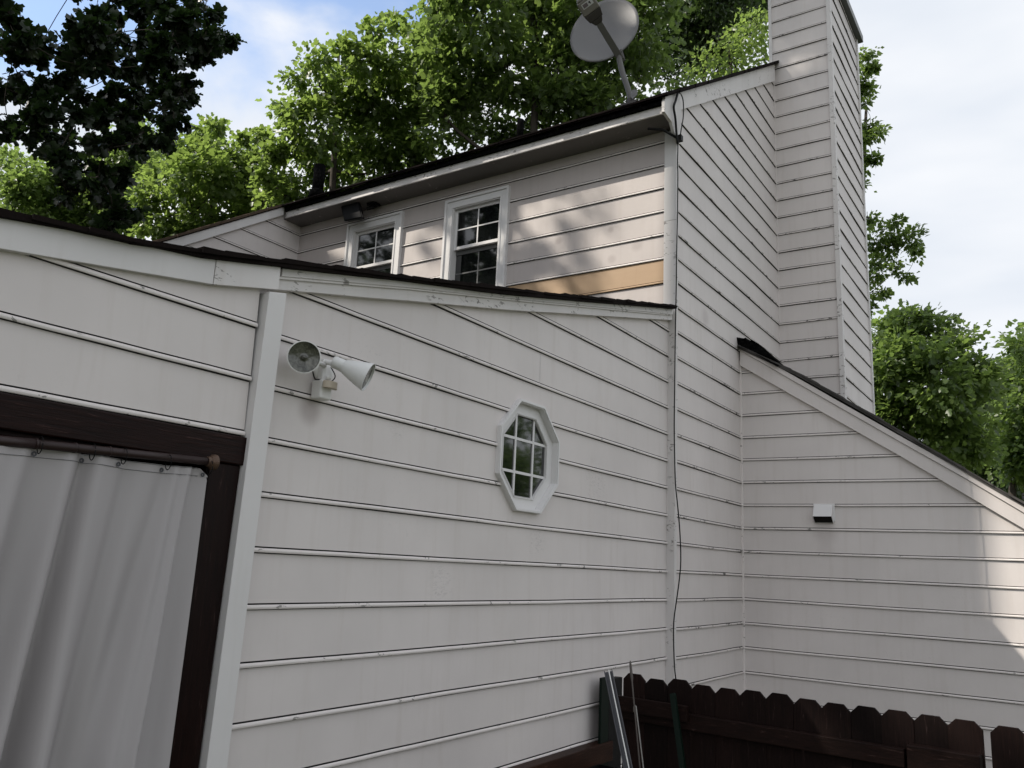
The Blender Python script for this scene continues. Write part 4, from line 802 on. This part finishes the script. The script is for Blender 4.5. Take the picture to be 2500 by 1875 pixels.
rail(fence, -.15, 1.40, -.835, -.752); rail(fence, -.16, .30, -.79, -.708, .03, .0395)
rail(fence, 1.42, 1.72, -.86, -.725, .075, .001); rail(fence, -.15, 1.72, -1.95, -1.86)
rail(gate, 1.76, 3.0, -.865, -.78); rail(gate, 1.76, 3.0, -1.95, -1.86)
bm = bmesh.new(); o_ = Vector((fx0, fy0, 0)); vs = []

# ------------------------------------------------------------------ things leaning by the wall
def leaning(name, label, cat, p0, p1, r, mat, build='tube'):
    e = empty(name, label, cat, p0); bm = bmesh.new(); p0, p1 = Vector(p0), Vector(p1)
    return e, bm, p0, p1
mc = empty('metal_channel', 'grey galvanised steel channel leaning against the end of the fence', 'metal channel', (4.0, 1.62, GROUND))
bm = bmesh.new(); p1 = Vector((4.34, 2.215, -.545)); p0 = Vector((4.05, 1.60, GROUND)) 
# follow the measured line from (4.34,2.215,-.55) towards (4.2,2.02,-.99)
dirv = (Vector((4.2, 2.021, -.991)) - Vector((4.34, 2.218, -.550))).normalized(); p0 = p1 + dirv * ((p1.z - GROUND) / -dirv.z)
mc.location = p0
sx = dirv.cross(Vector((.9, .43, 0))).normalized(); sy = sx.cross(dirv).normalized()
def chan(bm, p0, p1, w, h, th):
    prof = [(-w, -h), (-w, h), (w, h), (w, -h), (w - th, -h), (w - th, h - th), (-w + th, h - th), (-w + th, -h)]
    a = [bm.verts.new(p0 + sx * u + sy * v_) for u, v_ in prof]; b = [bm.verts.new(p1 + sx * u + sy * v_) for u, v_ in prof]
    bm.faces.new(a); bm.faces.new(b[::-1])
    for i in range(8): bm.faces.new((a[i], a[(i + 1) % 8], b[(i + 1) % 8], b[i]))
chan(bm, p0, p1, .023, .016, .004); finish('channel_web', bm, M['galv'], mc)
bm = bmesh.new(); q0 = sx * .004 - sy * .018 if (sy.dot(Vector((.9, .43, 0))) > 0) else sx * .004 + sy * .018
tube(bm, [p0 + q0, p1 + q0], .0035, 6); finish('channel_rib', bm, M['white_metal'], mc)
mr1 = empty('metal_rod', 'tall dark flat-tipped rod standing in front of the first fence picket', 'rod', (4.1, 1.7, GROUND))
a0, a1 = Vector((4.5, 2.16, -.496)), Vector((4.3, 1.998, -1.003)); dv_ = (a1 - a0).normalized(); e0 = a0 + dv_ * ((a0.z - GROUND) / -dv_.z)
mr1.location = e0
bm = bmesh.new(); tube(bm, [e0, a0 + dv_ * .12, a0 + dv_ * .09, a0 + dv_ * .02, a0], [.0045, .0045, .008, .007, .003], 8); finish('shaft', bm, M['rust'], mr1, smooth=True)
mr2 = empty('metal_rod', 'shorter pale hooked wire rod beside the dark rod', 'rod', (4, 1.7, GROUND))
a0, a1 = Vector((4.5, 2.120, -.735)), Vector((4.40, 2.028, -1.0)); dv_ = (a1 - a0).normalized(); e0 = a0 + dv_ * ((a0.z - GROUND) / -dv_.z); mr2.location = e0
bm = bmesh.new(); tube(bm, [e0, a0 + dv_ * .3, a0, a0 + Vector((0, .006, .004)), a0 + Vector((0, .012, -.002)), a0 + Vector((0, .013, -.03))], .0040, 8); finish('shaft', bm, M['wire'], mr2, smooth=True)
gp = empty('green_post', 'dark green metal post leaning on the fence rail', 'post', (4.3, 1.7, GROUND))
a0, a1 = Vector((4.55, 1.9235, -.650)), Vector((4.40, 1.802, -.987)); dv_ = (a1 - a0).normalized(); e0 = a0 + dv_ * ((a0.z - GROUND) / -dv_.z); gp.location = e0
sx = Vector((.2, 1, .2)).normalized(); sx = (sx - dv_ * sx.dot(dv_)).normalized(); sy = sx.cross(dv_).normalized()
bm = bmesh.new(); chan(bm, e0, a0, .015, .010, .003); finish('shaft', bm, M['green'], gp)
gb = empty('storage_board', 'dark green board standing on edge against the side wall behind the steel channel', 'board', (5.83, 3.0, GROUND))
bm = bmesh.new(); box(bm, ('y', 3.0), 5.775, 5.90, GROUND, -.78, -.02, .0); finish('face', bm, M['green'], gb, bevel=.004)
bm = bmesh.new(); box(bm, ('y', 3.0), 5.90, 6.12, GROUND, -.80, -.06, .0); finish('shadow_sheet', bm, M['black'], gb, bevel=.004)  # black sheet standing in for the shadow beside the green board

bn = empty('wooden_bench', 'brown timber bench along the foot of the side wall', 'bench', (5.0, 3.0, GROUND))
bm = bmesh.new(); poly(bm, ('z', 0) if False else ('y', 0), [(3.4, -1.24), (3.4, -1.395), (5.955, -1.372), (5.955, -1.236)][::-1], -3.085, -2.985); finish('back_rail', bm, M['benchH'], bn, bevel=.006)
bm = bmesh.new(); poly(bm, ('y', 0), [(3.4, -1.425), (3.4, -1.475), (5.62, -1.475), (5.62, -1.425)][::-1], -2.98, -2.80); finish('seat_plank', bm, M['orange'], bn, bevel=.006)
for x_ in (3.6, 5.5):
    bm = bmesh.new(); box(bm, ('y', 3.0), x_, x_ + .09, GROUND, -1.476, -.0, .12); finish('leg', bm, M['benchH'], bn, bevel=.004)
ty = empty('tray', 'black tray resting on the bench seat under the steel channel', 'tray', (5.45, 2.86, -1.42))
bm = bmesh.new(); box(bm, ('y', 2.99), 5.30, 5.72, -1.424, -1.40, .01, .30)
for a_ in ((5.30, 5.31, .01, .30), (5.71, 5.72, .01, .30), (5.31, 5.71, .01, .02), (5.31, 5.71, .29, .30)): box(bm, ('y', 2.99), a_[0], a_[1], -1.399, -1.36, a_[2], a_[3])
finish('pan', bm, M['black'], ty)

# ------------------------------------------------------------------ neighbour house seen past the lean-to roof
nb = empty('neighbour_house', 'low house with a grey roof glimpsed past the lean-to roof', 'house', (33, 0, GROUND))
bm = bmesh.new(); box(bm, ('x', 31), -9, 1.2, GROUND, 1.6, -8, 0); finish('wall', bm, M['wall'], nb)
bm = bmesh.new(); poly(bm, ('y', 0), [(30.2, 1.5), (35, 4.2), (39.8, 1.5), (35, 4.45)], 9.5, -1.55); o = finish('roof', bm, M['shingle_g'], nb)
poly_ = None
# ------------------------------------------------------------------ trees
SUNV = np.array(to_sun)
def kite(l, w, f):
    return np.array([(0, 0, 0), (-w, l * .42, f), (0, l, 0), (w, l * .42, f)]), [(0, 1, 2), (0, 2, 3)]
def lobed(l, w):
    v = [(0, 0, 0), (-w * .55, l * .12, .1 * w), (-w, l * .42, .25 * w), (-w * .5, l * .5, .1 * w), (-w * .62, l * .85, .2 * w), (0, l, -.05 * w), (w * .62, l * .85, .2 * w), (w * .5, l * .5, .1 * w), (w, l * .42, .25 * w), (w * .55, l * .12, .1 * w)]
    return np.array(v), [(0, 1, 2, 3), (0, 3, 4, 5), (0, 5, 6, 7), (0, 7, 8, 9)]
def leaves_mesh(name, centers, dirs, norms, sizes, shape, mat):
    sv, sf = shape; n = len(centers); k = len(sv)
    y = dirs / (np.linalg.norm(dirs, axis=1, keepdims=True) + 1e-9)
    z = norms - y * np.sum(norms * y, 1, keepdims=True); z /= (np.linalg.norm(z, axis=1, keepdims=True) + 1e-9)
    x = np.cross(y, z)
    co = centers[:, None, :] + sizes[:, None, None] * (sv[None, :, 0:1] * x[:, None, :] + sv[None, :, 1:2] * y[:, None, :] + sv[None, :, 2:3] * z[:, None, :])
    co = co.reshape(-1, 3)
    me = bpy.data.meshes.new(name); me.vertices.add(len(co)); me.vertices.foreach_set('co', co.astype(np.float32).ravel())
    idx = np.concatenate([np.array(f) for f in sf]); lens = [len(f) for f in sf]
    loops = (np.arange(n)[:, None] * k + idx[None, :]).ravel(); me.loops.add(len(loops)); me.loops.foreach_set('vertex_index', loops.astype(np.int32))
    tot = np.tile(lens, n); st = np.concatenate([[0], np.cumsum(tot)[:-1]]); me.polygons.add(len(tot))
    me.polygons.foreach_set('loop_start', st.astype(np.int32)); me.polygons.foreach_set('loop_total', tot.astype(np.int32))
    me.update(calc_edges=True); me.materials.append(mat); return me
def tree(name, label, cat, lobes, base, leaf, mat, dens=1.0, seed=0, shape=None, group=None, cluster=.20, spire=1.5, trunk_r=.22, extra=(), fill=0.25, show_limbs=True, sub=1.0):
    rs = np.random.RandomState(seed); rg = random.Random(seed)
    t_ = empty(name, label, cat, base, group)
    cen, dr, nm, szs = [], [], [], []
    L = [tuple(l) for l in lobes] + [tuple(l) for l in extra]; L = [(x, y, z, max(.12, r - cluster * .2)) for x, y, z, r in L]
    mid = np.mean([l[:3] for l in L], 0)
    subs = []
    for (x, y, z, r) in L:
        c = np.array((x, y, z)); ns = max(3, int(sub * 26 * r * r / .25 * dens * .62) + 2)
        for _ in range(ns):
            tt = rs.uniform(-1, spire)
            rad = r * (math.sqrt(max(0, 1 - tt * tt)) if tt < 0 else max(0.05, 1 - tt / spire) ** .75)
            a = rs.uniform(0, 2 * math.pi); q = math.sqrt(rs.uniform(.08, 1))
            p = c + np.array((math.cos(a) * rad * q, math.sin(a) * rad * q, tt * r * .92)); subs.append((p, c, r))
            nl = int(rs.uniform(26, 52)); cr = cluster * rs.uniform(.6, 1.3) * min(1.0, r / .35 + .25)
            d0 = (p - c) / (np.linalg.norm(p - c) + .05)
            off = rs.normal(0, 1, (nl, 3)) * np.array((cr, cr, cr * .62))
            cc = p + off; cen.append(cc)
            od = off / (np.linalg.norm(off, axis=1, keepdims=True) + 1e-6)
            dr.append(od * .7 + d0 * .5 + rs.normal(0, .45, (nl, 3)) + np.array((0, 0, -.35)))
            nm.append(np.array((0, 0, .45)) + SUNV * .65 + d0 * .3 + rs.normal(0, .55, (nl, 3))); szs.append(rs.uniform(.55, 1.3, nl) * leaf)
    cen = np.concatenate(cen); dr = np.concatenate(dr); nm = np.concatenate(nm); szs = np.concatenate(szs)
    me = leaves_mesh('crown', cen - np.array(base), dr, nm, szs, shape or kite(1, .36, .10), mat)
    o = bpy.data.objects.new('crown', me); link(o, t_)
    bm = bmesh.new(); b0 = Vector(base); top = Vector(mid); zs = [l[2] for l in L]; apex = Vector((top.x, top.y, max(zs)))
    tp = [b0, b0.lerp(apex, .25) + Vector((rg.uniform(-.2, .2), rg.uniform(-.2, .2), 0)), b0.lerp(apex, .55) + Vector((rg.uniform(-.25, .25), rg.uniform(-.25, .25), 0)), b0.lerp(apex, .97)]
    pth_ = smooth_path(tp, 4); tube(bm, pth_, [trunk_r * (1 - .88 * i / (len(pth_) - 1)) for i in range(len(pth_))], 9)
    finish('trunk', bm, M['bark'], t_, smooth=True)
    bm = bmesh.new()
    # limbs: every lobe grows from the nearest point that is already part of the tree and closer to the trunk
    nodes = [(np.array(v_), trunk_r * (1 - .88 * k / (len(pth_) - 1))) for k, v_ in enumerate(pth_) if k > len(pth_) * .3]
    axis0 = np.array((apex.x, apex.y, (apex.z + b0.z) * .5))
    for (x, y, z, r) in sorted(L, key=lambda l: np.linalg.norm((np.array(l[:3]) - axis0) * (1, 1, .6))):
        c = np.array((x, y, z)); P_ = np.array([n_[0] for n_ in nodes]); dlt = c - P_
        cost = np.linalg.norm(dlt, axis=1) + np.maximum(0, P_[:, 2] - z) * 1.5; k = int(np.argmin(cost))
        r0 = min(nodes[k][1] * .72, .012 + .022 * np.linalg.norm(dlt[k]) + .02 * r); r1 = max(.006, r0 * .55)
        s0 = Vector(P_[k]); c_ = Vector(c); md = s0.lerp(c_, .5) + Vector((rg.uniform(-.1, .1), rg.uniform(-.1, .1), -.08 * (c_ - s0).length))
        pp = smooth_path([s0, md, c_, c_ + Vector((0, 0, r * spire * .7))], 3)
        tube(bm, pp, [max(.004, r0 + (r1 * .4 - r0) * i / (len(pp) - 1)) for i in range(len(pp))], 5, cap=False)
        nodes.append((c, r1))
    for (p, c, r) in subs[::2]:
        p = Vector(p); c = Vector(c); s0 = c + Vector((0, 0, (p.z - c.z) * .4 - r * .25))
        tube(bm, [s0, s0.lerp(p, .55) + Vector((0, 0, .03)), p], [.007, .005, .0025], 3, cap=False)
    finish('branches', bm, M['bark'], t_, smooth=True)
    return t_, len(cen)
T = K['trees']; GRP = 'trees beyond the house'
def base_of(l, ofs=(0, 0)): m_ = np.mean(l, 0); return (float(m_[0]) + ofs[0], float(m_[1]) + ofs[1], GROUND)
def lower(l, drop, k=1.0, n=1):
    """fill below and behind the measured outline so that the crown is a volume"""
    out = []; rg = random.Random(len(l)); far = np.array(np.mean(l, 0)[:3]); d = far / np.linalg.norm(far)
    for x, y, z, r in l:
        for i in range(n):
            s = rg.uniform(.6, 1.8) ; out.append((x + d[0] * s + rg.uniform(-.3, .3), y + d[1] * s + rg.uniform(-.3, .3), z + d[2] * s * .9 - drop * rg.uniform(.3, 1), r * k))
    return out
tot = 0
for nm_, lab, key, mat, lf, dn, sd, kw in (
    ('tree', 'sunlit yellow-green tree with pointed leaders rising left of the satellite dish', 't1', 'leaf_a', .120, 1.15, 1, dict(spire=1.15, cluster=.15, shape=lobed(1, .46))),
    ('tree', 'tall dense green tree directly behind the satellite dish', 't2', 'leaf_b', .125, 1.1, 2, dict(extra=lower(T['t2'], .3, 1.0, 1)[::3], cluster=.2, shape=lobed(1, .46))),
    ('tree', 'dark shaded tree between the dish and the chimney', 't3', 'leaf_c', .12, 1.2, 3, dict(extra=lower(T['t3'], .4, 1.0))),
    ('tree', 'small bright tree top just left of the chimney over the roof', 't4', 'leaf_a', .10, 1.5, 4, dict()),
    ('tree', 'rounded green tree with one pointed top behind the rear gable', 't5', 'leaf_a', .125, 1.1, 5, dict(extra=lower(T['t5'], .3, .9)[::3], spire=1.3, cluster=.15, shape=lobed(1, .46))),
    ('tree', 'low green tree farthest left behind the dark overhanging branches', 't6', 'leaf_b', .14, 1.1, 6, dict(extra=lower(T['t6'], .3, .9))),
    ('tree', 'tree mostly hidden behind the chimney with sparse limbs sticking out to its right', 't7', 'leaf_b', .11, 1.3, 7, dict(cluster=.10, spire=1.0)),
    ('tree', 'broad round green tree right of the chimney', 't8', 'leaf_b', .15, 1.1, 8, dict(extra=lower(T['t8'], .4, 1.1, 1)[::2], spire=1.15, shape=lobed(1, .46))),
    ('tree', 'bright tree cut off by the right edge of the photo', 't9', 'leaf_b', .16, 1.2, 9, dict(spire=1.3, extra=lower(T['t9'], .4, 1.1))),
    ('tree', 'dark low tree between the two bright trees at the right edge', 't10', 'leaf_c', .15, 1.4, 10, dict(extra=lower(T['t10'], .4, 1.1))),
):
    l = T[key]; t_, n_ = tree(nm_, lab, 'tree', l, (base_of(l, (.6, .6)) if key != 't7' else (17.3, 4.6, GROUND)), lf, M[mat], dn, sd, group=GRP, **kw); tot += n_
# near tree overhanging on the left; its unseen crown shaped to place sun and shade
near = [l for l in K['near']]
ex = []; rg = random.Random(77)
def shade(p, X):                                         # where the shadow of p falls on the plane X
    s = (p.x - X) / -1.893; return p.y - 2.165 * s, p.z - 2.64 * s
lit_d = [(4.3, 4.75, 3.5, 3.75), (4.0, 4.35, 3.25, 3.45), (3.1, 4.1, 2.3, 2.7), (6.0, 6.55, 3.2, 3.7), (6.2, 6.5, 2.8, 3.2), (7.45, 7.8, 3.3, 3.8), (3.6, 4.4, 4.4, 4.6), (6.4, 8.2, 4.4, 4.6), (4.85, 5.15, 2.6, 3.0)]
lit_b = [(-.8, 1.1, -1.1, .95)]
def keep(p, r):
    for X, boxes in ((PD, lit_d), (PB, lit_b)):
        y_, z_ = shade(p, X)
        for a, b_, c_, d in boxes:
            if a - r * .75 < y_ < b_ + r * .75 and c_ - r * 1.0 < z_ < d + r * 1.0 and (X == PB or rg.random() > .30): return False
    return True
for i in range(760):
    a = rg.uniform(0, 2 * math.pi); q = math.sqrt(rg.random()) * 4.8; z_ = rg.uniform(5.0, 23.0)
    q *= min(1, .6 + (z_ - 5) * .12) * (1 if z_ < 17 else max(.4, 1 - (z_ - 17) * .08))
    p = Vector((-1.6 + math.cos(a) * q, 13.0 + math.sin(a) * q, z_)); r = rg.uniform(.3, .6)
    if z_ < p.length * .56 and p.x / max(.1, p.y) > .27: continue      # stay outside the frame
    if not keep(p, r): continue
    ex.append((p.x, p.y, p.z, r))
for i in range(22): ex.append((1.35 + rg.uniform(-.9, .9), 13 + rg.uniform(-.4, .4), rg.uniform(18.9, 21.4), .5))  # lobes added out of frame to keep sun off the chimney
for i in range(9): ex.append((-1.15 + rg.uniform(-.5, .5), 13 + rg.uniform(-.4, .4), 16.9 + rg.uniform(-.6, .6), .5))  # lobes added out of frame to shade the satellite dish
near = [(x, y, z, r * .52) for x, y, z, r in near]
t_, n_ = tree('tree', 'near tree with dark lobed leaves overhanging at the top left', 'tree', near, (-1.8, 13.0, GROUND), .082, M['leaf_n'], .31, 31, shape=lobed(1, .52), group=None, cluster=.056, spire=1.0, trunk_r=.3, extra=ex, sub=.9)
tot += n_
# unseen trees added out of frame to shade the walls that face left
for k, (cx_, cy_, lab_) in enumerate(((-9, 10.5, 'unseen shade tree left of the frame, second from the near dark tree'), (-6.5, 17.5, 'unseen shade tree farthest back left of the frame'))):
    lo = []; rg = random.Random(100 + k)
    for i in range(45):
        a = rg.uniform(0, 2 * math.pi); qd = math.sqrt(rg.random()) * 4.2; z_ = rg.uniform(0.5, 8.5)
        pt = Vector((cx_ + math.cos(a) * qd, cy_ + math.sin(a) * qd, z_))
        if not keep(pt, .7): continue
        lo.append((pt.x, pt.y, pt.z, rg.uniform(.6, 1.1)))
    t_, n_ = tree('tree', lab_, 'tree', lo, (cx_, cy_, GROUND), .26, M['leaf_c'], .22, 60 + k, cluster=.38, spire=1.1, trunk_r=.28)
    tot += n_
# trees behind the photographer that show as reflections in the glass
bk = []
rg = random.Random(5)
for i in range(70): bk.append((26 + rg.uniform(-4, 4), -13 + rg.uniform(-3.5, 3.5), rg.uniform(-2, 6.0) if i % 4 else rg.uniform(4, 9), rg.uniform(.4, .7)))
t_, n_ = tree('tree', 'tree behind the photographer that shows only in the window glass', 'tree', bk, (26, -13, GROUND), .22, M['leaf_b'], .35, 41, cluster=.3)
tot += n_
print('leaves', tot)
